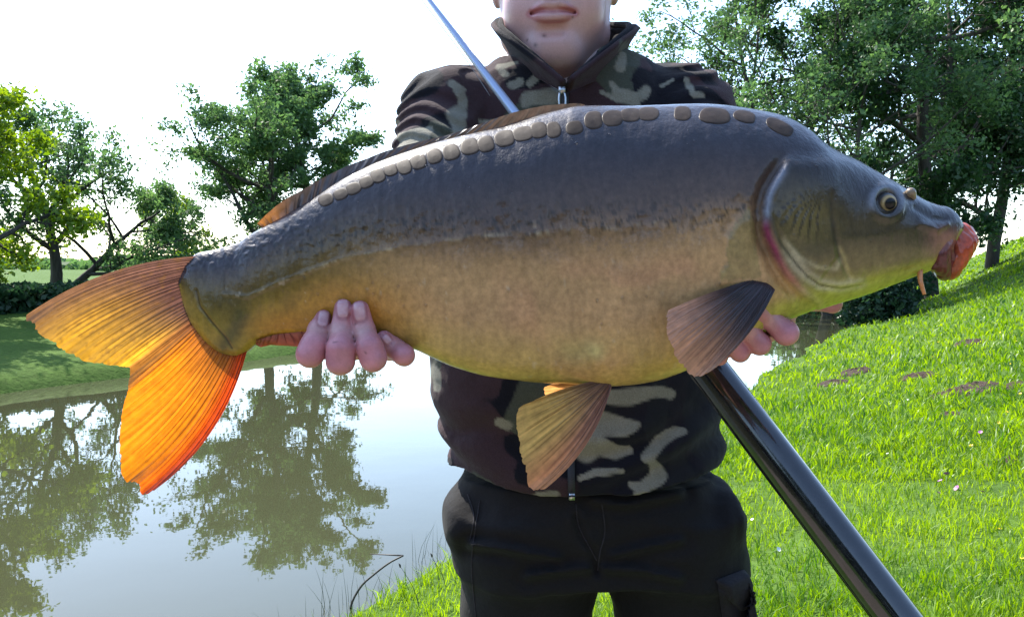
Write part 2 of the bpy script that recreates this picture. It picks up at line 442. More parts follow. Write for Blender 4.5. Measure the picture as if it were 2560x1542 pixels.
# behind the fish's head, at the end of the pond
G2 = 'tall dark trees at the far end of the pond'
b = spot(2085, 29.0)
tree('leaning_tree', 'tall open-crowned tree at pond end, sky showing through its leaning limbs above the fish head', b, htop(1905, -210, 29.0), 53,
     spec(r=0.22, n=(16, 7, 7), len=(0.27, 0.45, 0.45), frm=(0.28, 0.2, 0.2), stems=2, stemdirs=((0, 0, 0), (0.16, 0, 0))), LEAF_A, 46000, 0.115, 0.2, G2)
b = spot(2330, 33.0)
tree('dense_tree', 'massive dense dark-green tree rising directly behind the fish snout', b, htop(2290, -480, 33.0), 61,
     spec(r=0.34, n=(24, 8, 7), len=(0.27, 0.42, 0.45), frm=(0.08, 0.15, 0.2), trop=(0.02, -0.02, -0.02, 0.0)), LEAF_C, 95000, 0.16, 0.32, G2)
b = spot(2478, 37.0)
tree('dark_tree', 'dark tree with short bare trunk on the grass bank beside the massive tree', b, htop(2500, -260, 37.0), 67,
     spec(r=0.30, n=(20, 8, 7), len=(0.22, 0.42, 0.45), frm=(0.12, 0.15, 0.2)), LEAF_C, 60000, 0.17, 0.32, G2)
b = spot(2720, 44.0)
tree('distant_tree', 'pale distant tree on the rise, partly hidden at the edge by the dark trees', b, htop(2700, 60, 44.0), 71,
     spec(r=0.3, n=(15, 7, 6), len=(0.30, 0.42, 0.45), frm=(0.2, 0.2, 0.2)), LEAF_A, 22000, 0.2, 0.3, G2)
# shore bushes at the end of the pond (dark, low)
def bush(name, label, c, rx, ry, rz, n, size, leaf, seed, cat='bush', group=None):
    rng = np.random.RandomState(seed); t = empty(name, c, label, cat, group)
    d = rng.normal(size=(n, 3)); d /= np.linalg.norm(d, axis=1)[:, None]; rad = rng.rand(n) ** 0.4
    lump = 0.65 + 0.6 * vnoise(d * 1.0 + seed, 1.9)
    C = np.array(c) + d * rad[:, None] * lump[:, None] * np.array([rx, ry, rz]) + np.array([0, 0, rz * 0.75])
    C[:, 2] = np.maximum(C[:, 2], c[2] - 0.1 * rz)
    V, F = leaf_cards(C, np.full(n, size), rng)
    cl = np.clip(0.5 + 0.3 * rng.normal(size=n), 0, 1)
    mk('foliage', V, [F], leaf, t, col=np.repeat(np.stack([cl] * 3, 1), 4, axis=0), smooth=False)
    st = []
    for k in range(7):
        a = rng.rand() * 6.28; e = np.array(c) + np.array([math.cos(a) * rx * 0.5, math.sin(a) * ry * 0.5, rz * 1.1])
        st.append(tube(spline([np.array(c) - [0, 0, 0.1], (np.array(c) + e) / 2 + rng.normal(size=3) * 0.05, e], 5), np.linspace(0.04, 0.012, 5), 5, caps=False))
    V, F = merge(st); mk('stem', V, F, BARK, t)
    return t
G3 = 'dark bushes hanging over the water at the end of the pond'
bush('shore_bush', 'dark overhanging bush at the water edge under the fish jaw', spot(2190, 24.0), 1.6, 1.6, 1.15, 5200, 0.14, LEAF_H, 3, group=G3)
bush('shore_bush', 'dark low bush at pond end, between the jaw bush and the leaning tree', spot(2120, 31.0), 2.6, 2.0, 1.7, 6000, 0.17, LEAF_H, 4, group=G3)
bush('shore_bush', 'mid-green rounded bush on the far shore below the fish gill', spot(1985, 38.0), 3.0, 2.4, 2.1, 7000, 0.2, LEAF_A, 6, group=G3)
bush('shore_bush', 'green thicket on the far shore behind the pectoral fin and hand', spot(1660, 40.0), 4.5, 2.4, 1.5, 8000, 0.2, LEAF_A, 8, group=G3)
# low hedge on the far bank at the left: a row of clipped foliage
def hedge():
    rng = np.random.RandomState(9); n = 16000
    a = spot(-420, 14.0); c = spot(560, 22.0)
    ts = rng.rand(n); base = a[None] + (c - a)[None] * ts[:, None]
    nrm = np.array([-(c - a)[1], (c - a)[0], 0]); nrm /= np.linalg.norm(nrm)
    h = 0.42 + 0.14 * vnoise(np.stack([ts * 40, 0 * ts, 0 * ts], 1), 0.5)
    C = base + nrm * (rng.rand(n) - 0.5)[:, None] * 0.9; C[:, 2] = terrain(C[:, 0], C[:, 1]) + rng.rand(n) * h
    t = empty('hedge', a, 'low dark clipped hedge running along the far bank under the airy trees', 'hedge')
    V, F = leaf_cards(C, np.full(n, 0.13), rng); cl = np.clip(0.5 + 0.3 * rng.normal(size=n), 0, 1)
    mk('foliage', V, [F], LEAF_H, t, col=np.repeat(np.stack([cl] * 3, 1), 4, axis=0), smooth=False)
    st = []
    for k in range(30):
        p = a + (c - a) * (k + rng.rand()) / 30; p[2] = gz(p) - 0.05; st.append(tube(np.array([p, p + [0.05 * rng.normal(), 0.05, 0.25], p + [0.1 * rng.normal(), 0, 0.45]]), [0.02, 0.015, 0.006], 4, caps=False))
    V, F = merge(st); tag(mk('stem', V, F, BARK, t), kind='stuff')
hedge()
# far field tree line beyond the meadow is one mass of distant wood
rng = np.random.RandomState(77); n = 9000
ang = rng.rand(n); X = -420 + 560 * ang; Y = 330 + 40 * rng.rand(n); hh = 6 + 7 * vnoise(np.stack([X, 0 * X, 0 * X], 1), 0.06)
C = np.stack([X, Y, rng.rand(n) * hh * 0.55], 1); V, F = leaf_cards(C, np.full(n, 3.0), rng)
wood = mk('distant_wood', V, [F], LEAF_A, None, col=np.full((4 * n, 3), 0.6), smooth=False)
tag(wood, 'low far-off belt of wood on the horizon beyond the meadow', 'wood', kind='stuff')

# the wood the man faces: its dark edge is what the wet flank mirrors below the sky
rng = np.random.RandomState(78); n = 16000
az = rng.rand(n) * math.radians(210) - math.radians(105); R = 17 + 6 * rng.rand(n); X = np.sin(az) * R; Y = -np.cos(az) * R
hh = 3.5 + 3.5 * vnoise(np.stack([az * 14, 0 * az, 0 * az], 1), 0.5); C = np.stack([X, Y, terrain(X, Y) + rng.rand(n) ** 0.8 * hh], 1); V, F = leaf_cards(C, np.full(n, 0.75), rng)
wood2 = mk('facing_wood', V, [F], LEAF_C, None, col=np.full((4 * n, 3), 0.5), smooth=False)
tag(wood2, 'dark wood edge facing the man, mirrored along the wet fish flank', 'wood', kind='stuff')

# ---------------------------------------------------------------- grass on the near bank
DIRT = [(2138, 933, 0.24), (2080, 960, 0.18), (2290, 943, 0.19), (2398, 985, 0.21), (2445, 966, 0.17), (2373, 1037, 0.10), (2423, 860, 0.24), (2508, 1157, 0.11), (2552, 965, 0.15)]
dq, _ = cast_ground([d[0] for d in DIRT], [d[1] for d in DIRT])
GRASS = leaf_mat('grass_blade', (0.05, 0.14, 0.012), (0.21, 0.33, 0.03), 0.55)
rng = np.random.RandomState(101)
def blades(px, py, hscale, rng, wmin):
    q, ok = cast_ground(px, py); q = q[ok]
    u, v = uv(q[:, 0], q[:, 1]); keep = (u > 0.02)
    for (c, (dx, dy, r)) in zip(dq, DIRT):
        dd = np.hypot(q[:, 0] - c[0], q[:, 1] - c[1]); keep &= (np.hypot((q[:, 0] - c[0]) / 1.15, (q[:, 1] - c[1]) / 1.3) > r * (0.15 + 0.95 * rng.rand(len(q))))
    q = q[keep]; u = u[keep]; n = len(q)
    d = np.linalg.norm(q - CAM, axis=1)
    cl = fbm(q, 2.2, 3); cl2 = fbm(q, 9.0, 2)
    h = hscale * 0.78 * (0.030 + 0.075 * np.clip(cl2 * 1.6 - 0.3, 0, 1) ** 1.5) * (0.6 + 0.8 * rng.rand(n)) * (0.55 + 0.9 * cl)
    h = h * (1 + 0.5 * np.exp(-u / 0.25) * (d < 7)) * (1 - 0.5 * np.exp(-u / 0.5) * (d > 7)); h = np.minimum(h * (1 + 0.02 * d), 0.3)
    w = np.maximum(0.0016 + 0.0016 * rng.rand(n), wmin * d)
    a = rng.rand(n) * 2 * np.pi; lean = (0.25 + 0.7 * rng.rand(n)) * h
    D = np.stack([np.cos(a), np.sin(a), 0 * a], 1); W = np.stack([-np.sin(a), np.cos(a), 0 * a], 1)
    tw = rng.rand(n) * 2 * np.pi; W = W * np.cos(tw)[:, None] + D * np.sin(tw)[:, None]
    b0 = q - W * w[:, None]; b1 = q + W * w[:, None]
    mpt = q + D * (lean * 0.35)[:, None]; mpt[:, 2] += h * 0.62
    m0 = mpt - W * (w * 0.8)[:, None]; m1 = mpt + W * (w * 0.8)[:, None]
    tip = q + D * lean[:, None]; tip[:, 2] += h * (0.9 + 0.15 * rng.rand(n))
    V = np.stack([b0, b1, m1, m0, tip], 1).reshape(-1, 3); k = 5 * np.arange(n)[:, None]
    F4 = k + np.array([[0, 1, 2, 3]]); F3 = k + np.array([[3, 2, 4]])
    c = np.clip(0.0 + 1.15 * fbm(q, 0.9, 3) + 0.5 * (cl - 0.5) + 0.26 * rng.normal(size=n), 0, 1)
    return V, [F4, F3], np.repeat(np.stack([c] * 3, 1), 5, axis=0)
N1 = 150000
px = 100 + 3900 * rng.rand(N1) ** 1.15; py = 590 + 1350 * rng.rand(N1) ** 1.0
g1 = blades(px, py, 1.0, rng, 0.0006)
far_n = 50000
px = 1650 + 1500 * rng.rand(far_n); py = 585 + 620 * rng.rand(far_n) ** 1.7
g2 = blades(px, py, 1.3, rng, 0.0010)
V, F = merge([(g1[0], g1[1]), (g2[0], g2[1])])
grass = mk('grass', V, F, GRASS, None, col=np.vstack([g1[2], g2[2]]), smooth=False)
tag(grass, 'bright green meadow grass covering the sloping near bank', 'grass', kind='stuff')

# bare soil mounds
m, n_, l_, b_ = mat_new('crumbly_soil')
z = noise_node(n_, l_, 60.0, 6, 0.7); r = ramp(n_, [(0.3, (0.018, 0.011, 0.008)), (0.7, (0.075, 0.047, 0.032))])
l_.new(z.outputs['Fac'], r.inputs['Fac']); l_.new(r.outputs['Color'], b_.inputs['Base Color']); b_.inputs['Roughness'].default_value = 1.0
bump(n_, l_, b_, z.outputs['Fac'], 1.0, 0.02); SOIL = m
LAB = ['flat brown soil patch among grass close to the pond edge', 'faint pale soil patch touching the flat brown patch near pond edge', 'dark crumbled molehill midway up the bank', 'widest reddish-brown molehill on the bank slope',
       'small molehill joined to the upper side of the widest one', 'little soil heap just below the widest molehill', 'thin soil streak highest on the grass slope', 'grassy dark soil hollow farther down the slope, below all other molehills', 'brown soil patch at the edge beside the widest molehill']
for k, (c, (dx, dy, r)) in enumerate(zip(dq, DIRT)):
    na, nr = 40, 14; A, R = np.meshgrid(np.linspace(0, 2 * np.pi, na, endpoint=False), np.linspace(0, 1, nr), indexing='ij')
    X = c[0] + r * 0.95 * R * np.cos(A) * (1.25 + 0.3 * np.sin(2 * A + k)); Y = c[1] + r * 1.2 * R * np.sin(A) * (1 + 0.25 * np.cos(3 * A + k))
    p3 = np.stack([X, Y, 0 * X + k], -1)
    Z = terrain(X, Y) + 0.004 + (1 - R ** 2) * r * 0.22 * (0.1 + 1.8 * fbm(p3, 40, 3)) - 0.03 * sstep(R, 0.8, 1)
    F = grid_faces(na, nr); i = np.arange(nr - 1); F2 = np.stack([(na - 1) * nr + i, (na - 1) * nr + i + 1, i + 1, i], 1)
    o = mk('molehill', np.stack([X, Y, Z], -1).reshape(-1, 3), [np.vstack([F, F2])], SOIL, None, origin=c)
    tag(o, LAB[k], 'molehill', 'patches of bare soil on the grass bank')

# flowers
def flower_mesh(name, petal_rgb, np_, s):
    parts = []; cols = []
    for k in range(np_):
        a = 2 * np.pi * k / np_; d = np.array([math.cos(a), math.sin(a), 0]); w = np.array([-math.sin(a), math.cos(a), 0])
        V = np.array([[0, 0, 0], d * s * 0.7 + w * s * 0.45 + [0, 0, s * 0.35], d * s + [0, 0, s * 0.55], d * s * 0.7 - w * s * 0.45 + [0, 0, s * 0.35]]); parts.append((V, [np.array([[0, 1, 2, 3]])])); cols.append(np.tile(petal_rgb, (4, 1)))
    V, F = tube(np.array([[0, 0, -0.08], [0.004, 0, -0.04], [0, 0, 0.0]]), 0.0012, 4); parts.append((V, F)); cols.append(np.tile([0.08, 0.18, 0.02], (len(V), 1)))
    V, F = merge(parts); return V, F, np.vstack(cols)
m, n_, l_, b_ = mat_new('petal'); a = n_.new('ShaderNodeVertexColor'); a.layer_name = 'Col'; l_.new(a.outputs['Color'], b_.inputs['Base Color']); b_.inputs['Roughness'].default_value = 0.5; PETAL = m
rng = np.random.RandomState(5)
def scatter(name, label, group, rgb, s, pts, npet):
    q, ok = cast_ground([p[0] for p in pts], [p[1] for p in pts]); first = None
    for c in q[ok]:
        h = 0.05 + 0.05 * rng.rand()
        if first is None:
            V, F, cc = flower_mesh(name, np.array(rgb), npet, s); o = mk(name, V, F, PETAL, None, col=cc, smooth=False); first = o
        else: o = first.copy(); COL.objects.link(o)
        o.location = Vector(c + [0, 0, h]); k = 0.8 + 0.5 * rng.rand(); o.scale = (k, k, 1); o.rotation_euler = (rng.normal() * 0.35, rng.normal() * 0.35, rng.rand() * 6)
        tag(o, label, 'flower', group)
ypts = [(2230, 855), (2225, 812), (2260, 830), (2290, 842), (2340, 852), (2365, 825), (2395, 820), (2413, 818), (2470, 812), (2500, 845), (2525, 850), (2540, 870), (2345, 870), (2180, 862), (2140, 1000), (2150, 1020), (2250, 905), (2330, 905), (2525, 925), (2550, 1015), (2427, 1150), (2420, 1100), (2497, 1354), (2555, 1460), (2495, 1090), (2290, 985), (2380, 930), (2460, 890), (2515, 1060), (2210, 930)]
scatter('buttercup', 'small yellow buttercup in the bank grass', 'yellow buttercups scattered over the grass bank', (0.75, 0.52, 0.01), 0.010, ypts, 5)
scatter('clover_flower', 'small mauve clover flower head in the bank grass beside the pole', 'mauve clover flowers in the grass beside the pole', (0.35, 0.13, 0.33), 0.013, [(2455, 1258), (2392, 1260), (2365, 1225), (2350, 1245), (2345, 1265), (2450, 1115), (2285, 1235)], 8)
scatter('daisy', 'tiny white daisy in the bank grass', 'white daisies dotted over the grass bank', (0.8, 0.8, 0.78), 0.009, [(2185, 1090), (2218, 1170), (2268, 1025), (1945, 1417), (1880, 1340), (2440, 1440), (2160, 1120)], 8)

# waterside sedge and the snapped reed
SEDGE = leaf_mat('sedge', (0.04, 0.075, 0.03), (0.09, 0.14, 0.05), 0.3)
rng = np.random.RandomState(12); bl = []
for k in range(190):
    u = -0.22 + 0.36 * rng.rand(); v = -1.3 + 4.2 * rng.rand(); x, y = xy(u, v)
    z = max(gz((x, y)), WZ - 0.05); h = (0.07 + 0.24 * rng.rand() ** 2.5); ln = 0.25 * h * rng.normal(size=2)
    p = np.array([[x, y, z - 0.03], [x + 0.3 * ln[0], y + 0.3 * ln[1], z + 0.5 * h], [x + ln[0], y + ln[1], z + h]])
    bl.append(tube(spline(p, 5), np.array([1, 0.9, 0.7, 0.45, 0.1]) * 0.0017, 3, caps=False))
V, F = merge(bl); o = mk('sedge', V, F, SEDGE, None, col=np.full((len(V), 3), 0.4), smooth=False)
tag(o, 'thin upright sedge blades standing along the waterline', 'sedge', kind='stuff')
m, n_, l_, b_ = mat_new('dry_reed'); z = noise_node(n_, l_, 40, 3); r = ramp(n_, [(0.3, (0.02, 0.018, 0.013)), (0.7, (0.05, 0.042, 0.03))]); l_.new(z.outputs['Fac'], r.inputs['Fac']); l_.new(r.outputs['Color'], b_.inputs['Base Color']); b_.inputs['Roughness'].default_value = 0.6; REED = m
r0 = on_plane(874, 1520, WZ); dR = (r0 - CAM) @ FWD
added_path = [r0 - [0, 0, 0.05]] + [P(x, y, dR * f) for x, y, f in [(880, 1505, 1.0), (905, 1462, 1.005), (935, 1435, 1.01), (975, 1405, 1.015), (1008, 1388, 1.02)]]
path2 = [P(1008, 1388, dR * 1.02), P(970, 1386, dR * 1.03), P(925, 1384, dR * 1.04)]
rd = empty('reed', r0, 'dead reed stem snapped into an angle above the water near the bank', 'reed')
V, F = tube(spline(added_path, 20), np.linspace(0.0060, 0.0045, 20), 6); mk('stem', V, F, REED, rd)
V, F = tube(np.array(path2), [0.0045, 0.0036, 0.002], 6); mk('broken_tip', V, F, REED, rd)
for (ax_, ay_, bx_, by_, nm) in [(1058, 1540, 1003, 1418, 0), (1120, 1480, 1080, 1395, 1), (1098, 1475, 1082, 1392, 2)]:
    g0 = on_plane(ax_, ay_, WZ + 0.05); dd = (g0 - CAM) @ FWD; e = P(bx_, by_, dd)
    t = empty('rush_stalk', g0, ['slender rush stalk with brown seed head leaning over the water beside the man', 'tall bare rush stalk on the bank close to the trouser leg', 'thin rush stalk with a small seed head right next to the bare one'][nm], 'rush')
    V, F = tube(spline([g0 - [0, 0, 0.05], (g0 + e) / 2 + [0.01, 0, 0.01], e], 8), np.linspace(0.0022, 0.001, 8), 5); mk('stalk', V, F, SEDGE, t, col=np.full((len(V), 3), 0.3))
    if nm != 1:
        V, F = tube(np.array([e - [0.004, 0, 0.0], e + [-0.006, 0, 0.012], e + [-0.012, 0, 0.022]]), [0.003, 0.005, 0.001], 6); mk('seed_head', V, F, REED, t)

# ---------------------------------------------------------------- the carp
FD = 0.62                                   # depth of the fish's mid plane
carp = empty('carp', P(1400, 960, FD), 'large golden-bellied mirror carp with orange tail held sideways in both hands', 'fish')
TOP = [(450, 706), (455, 678), (470, 651), (493, 632), (540, 624), (597, 607), (621, 590), (662, 566), (726, 531), (783, 497), (835, 462), (864, 443), (924, 413), (985, 389), (1100, 352),
       (1254, 317), (1342, 288), (1444, 264), (1504, 264), (1585, 265), (1700, 260), (1761, 259), (1821, 263), (1882, 273), (1942, 284), (1983, 300), (2023, 325), (2048, 352), (2084, 374), (2145, 404),
       (2205, 438), (2246, 463), (2276, 481), (2306, 499), (2343, 513), (2363, 515), (2380, 526), (2395, 548), (2404, 566)]
BOT = [(450, 706), (456, 740), (464, 772), (485, 815), (512, 852), (540, 876), (559, 887), (597, 892), (620, 880), (640, 860), (670, 846), (740, 837), (850, 834), (950, 848), (1039, 874), (1122, 914),
       (1200, 938), (1262, 947), (1344, 957), (1405, 959), (1460, 962), (1529, 966), (1590, 961), (1652, 950), (1705, 930), (1780, 900), (1850, 862), (1920, 822), (1987, 791), (2044, 772), (2104, 754), (2145, 742),
       (2225, 713), (2302, 684), (2335, 670), (2365, 642), (2390, 605), (2404, 568)]
WID = [(450, .004), (480, .011), (550, .0155), (650, .019), (800, .026), (1000, .038), (1200, .049), (1450, .058), (1700, .060), (1900, .056), (2000, .052), (2100, .045), (2200, .036), (2290, .026), (2350, .0185), (2390, .011), (2404, .003)]
# gill cover and other landmarks, photo pixels
GILL = [(1975, 372), (1959, 394), (1947, 426), (1930, 455), (1918, 475), (1909, 505), (1905, 535), (1906, 572), (1914, 600), (1926, 624), (1943, 661), (1963, 693), (1985, 718), (2010, 742), (2044, 764)]
GILL2 = [(1925, 540), (1935, 575), (1952, 610), (1975, 640), (1995, 665), (2020, 692), (2050, 712), (2100, 720), (2150, 712)]
PREOP = [(2076, 470), (2078, 520), (2086, 580), (2097, 635), (2110, 665), (2122, 690)]
EYE = (2217, 508)
NS, NM = 620, 120
def smooth_curve(pts, x, s=3):
    y = np.interp(x, [p[0] for p in pts], [p[1] for p in pts]); k = np.exp(-0.5 * (np.arange(-12, 13) / s) ** 2); k /= k.sum()
    yp = np.pad(y, 12, mode='edge'); yy = np.convolve(yp, k, 'valid')
    e = np.minimum(np.arange(len(y)), np.arange(len(y))[::-1]); w = np.clip(e / 12.0, 0, 1); return y * (1 - w) + yy * w
sx_ = 0.5 - 0.5 * np.cos(np.linspace(0, np.pi, NS)); sx_ = 0.55 * sx_ + 0.45 * np.linspace(0, 1, NS)
FX = 450 + (2404 - 450) * sx_
YT = smooth_curve(TOP, FX); YB = smooth_curve(BOT, FX); WD = smooth_curve(WID, FX, 6)
th = np.linspace(0, np.pi, NM)                          # 0 top .. pi bottom, near side
def fish_surface(YT, YB):
    c = np.cos(th)[None]                                # 1 .. -1
    s = np.sin(th)[None]
    yc = 0.5 * (YT + YB)[:, None]; hh = 0.5 * (YB - YT)[:, None]
    bodyf = sstep(FX, 1150, 1500)[:, None] * (1 - sstep(FX, 1950, 2150))[:, None]
    wu_ = np.where(c > 0, s ** (1.05 + 0.10 * bodyf), s ** (0.80 - 0.06 * bodyf))   # narrower back, fuller belly
    yy = yc - hh * c; zz = WD[:, None] * wu_
    return np.broadcast_to(FX[:, None], yy.shape).copy(), yy, zz
def relief(px, py):
    """outward displacement in metres as a function of the picture position on the near flank"""
    g = np.zeros_like(px)
    d, t = segdist(px, py, GILL)
    gx = np.interp(py, [p[1] for p in GILL], [p[0] for p in GILL])
    side = np.where(px > gx, 1.0, -1.0); inr = sstep(py, 375, 430) * (1 - 0.75 * sstep(t, 0.8, 1.0))
    sd = d * side
    g += inr * 0.0048 * sstep(sd, -3, 4) * (1 - sstep(sd, 60, 220))
    g -= inr * 0.0045 * np.exp(-((sd + 10) / 15) ** 2)
    g += inr * 0.0012 * np.exp(-((sd - 12) / 8) ** 2)
    d, t = segdist(px, py, GILL2); g -= 0.0013 * np.exp(-(d / 5) ** 2); g += 0.0010 * np.exp(-(d / 18) ** 2)
    d, t = segdist(px, py, PREOP); g -= 0.0013 * np.exp(-(d / 7) ** 2) * sstep(t, 0, .15)
    # radiating ribs on the gill cover
    ang = np.arctan2(py - 452, px - 2058); rr = np.hypot(py - 452, px - 2058)
    fan = sstep(rr, 25, 70) * (1 - sstep(rr, 120, 175)) * sstep(ang, 1.55, 1.75) * (1 - sstep(ang, 2.5, 2.8))
    g += fan * 0.00045 * np.sin(ang * 38 + 1.5 * np.sin(rr * .05))
    # shoulder plate behind the gill, ragged skin edge
    d, t = segdist(px, py, [(1870, 520), (1842, 560), (1818, 590), (1816, 640), (1822, 655), (1800, 682), (1796, 700)])
    sx = np.interp(py, [520, 560, 590, 640, 655, 682, 700], [1870, 1842, 1818, 1816, 1822, 1800, 1796]); sd = d * np.where(px > sx, 1, -1)
    g += 0.0016 * sstep(sd, -3, 5) * (1 - sstep(sd, 25, 70)) * sstep(py, 520, 560) * (1 - sstep(py, 700, 730))
    # orbit
    r = np.hypot((px - EYE[0]) / 1.0, (py - EYE[1] + 3) / 1.05)
    g += 0.0018 * np.exp(-((r - 37) / 12) ** 2) - 0.0042 * (1 - sstep(r, 22, 31))
    # cheek bone under the eye and snout folds
    d, t = segdist(px, py, [(2130, 600), (2200, 590), (2270, 572), (2330, 560)]); g += 0.0005 * np.exp(-(d / 18) ** 2)
    d, t = segdist(px, py, [(2290, 520), (2330, 545), (2360, 550)]); g -= 0.0014 * np.exp(-(d / 9) ** 2)
    d, t = segdist(px, py, [(2300, 560), (2340, 575), (2365, 560)]); g += 0.0016 * np.exp(-(d / 10) ** 2)
    d, t = segdist(px, py, [(2150, 712), (2230, 690), (2300, 665)]); g -= 0.0011 * np.exp(-(d / 7) ** 2)
    # lateral line and belly bumps
    d, t = segdist(px, py, [(560, 735), (620, 742), (700, 705), (850, 648), (1000, 618), (1180, 592), (1400, 580), (1650, 560)]); g += 0.0006 * np.exp(-(d / 5) ** 2)
    d, t = segdist(px, py, [(1470, 868), (1480, 890), (1500, 905)]); g += 0.0012 * np.exp(-(d / 15) ** 2)
    # caudal base folds
    d, t = segdist(px, py, [(490, 725), (500, 765), (530, 805), (565, 845), (580, 870)]); g -= 0.0012 * np.exp(-(d / 4) ** 2); g += 0.0008 * np.exp(-(d / 12) ** 2)
    p3 = np.stack([px, py, 0 * px], -1)
    body = 1 - sstep(px, 1950, 2050)
    g += body * 0.0016 * (fbm(p3, 1 / 70.0, 2) - 0.5)
    g += body * 0.0005 * (fbm(p3 * np.array([1.0, 0.35, 1]), 1 / 14.0, 2) - 0.5)
    band = np.exp(-((py - np.interp(px, [450, 700, 1000, 1300, 1850], [640, 600, 545, 545, 520])) / 55) ** 2) * (1 - sstep(px, 1880, 1930))
    g += band * 0.0022 * (fbm(p3 * np.array([1, 1.3, 1]), 1 / 11.0, 3) - 0.5)
    return g
yt, yb = YT.copy(), YB.copy()
for it in range(4):                                     # fit the projected outline of the round body to the traced one
    fx, fy, fz = fish_surface(yt, yb)
    W = PV(fx, fy, np.full_like(fx, FD)); W = W + fz[..., None] * np.array([0, -1.0, 0])
    qx, qy, qd = proj(W)
    for arr, tgt, fn in ((yt, TOP, np.min), (yb, BOT, np.max)):
        ext = fn(qy, axis=1); k = (np.argmin if fn is np.min else np.argmax)(qy, axis=1)
        want = np.interp(qx[np.arange(NS), k], FX, YT if tgt is TOP else YB); arr += 0.8 * (want - ext) * (FX > 640) * (FX < 2330)
fx, fy, fz = fish_surface(yt, yb)
W = PV(fx, fy, np.full_like(fx, FD)) + fz[..., None] * np.array([0, -1.0, 0])
Nn = np.cross(np.gradient(W, axis=0), np.gradient(W, axis=1)); Nn /= np.linalg.norm(Nn, axis=-1)[..., None] + 1e-12
if (Nn[NS // 2, NM // 2] @ np.array([0, -1, 0])) < 0: Nn = -Nn
qx, qy, qd = proj(W)
edge_f = np.sin(th)[None] ** 0.5
Wn = W + Nn * (relief(qx, qy) * edge_f)[..., None]
near_p = Wn; mid = P(1280, 771, FD)
far_p = Wn.copy(); yplane = (W[..., 1] + fz); far_p[..., 1] = 2 * yplane - Wn[..., 1]
V = np.concatenate([near_p.reshape(-1, 3), far_p[:, 1:-1].reshape(-1, 3)])
idn = np.arange(NS * NM).reshape(NS, NM); idf = NS * NM + np.arange(NS * (NM - 2)).reshape(NS, NM - 2)
ring = np.concatenate([idn, idf[:, ::-1]], axis=1); m_ = ring.shape[1]
Fb = np.stack([ring[:-1], np.roll(ring, -1, 1)[:-1], np.roll(ring, -1, 1)[1:], ring[1:]], -1).reshape(-1, 4)
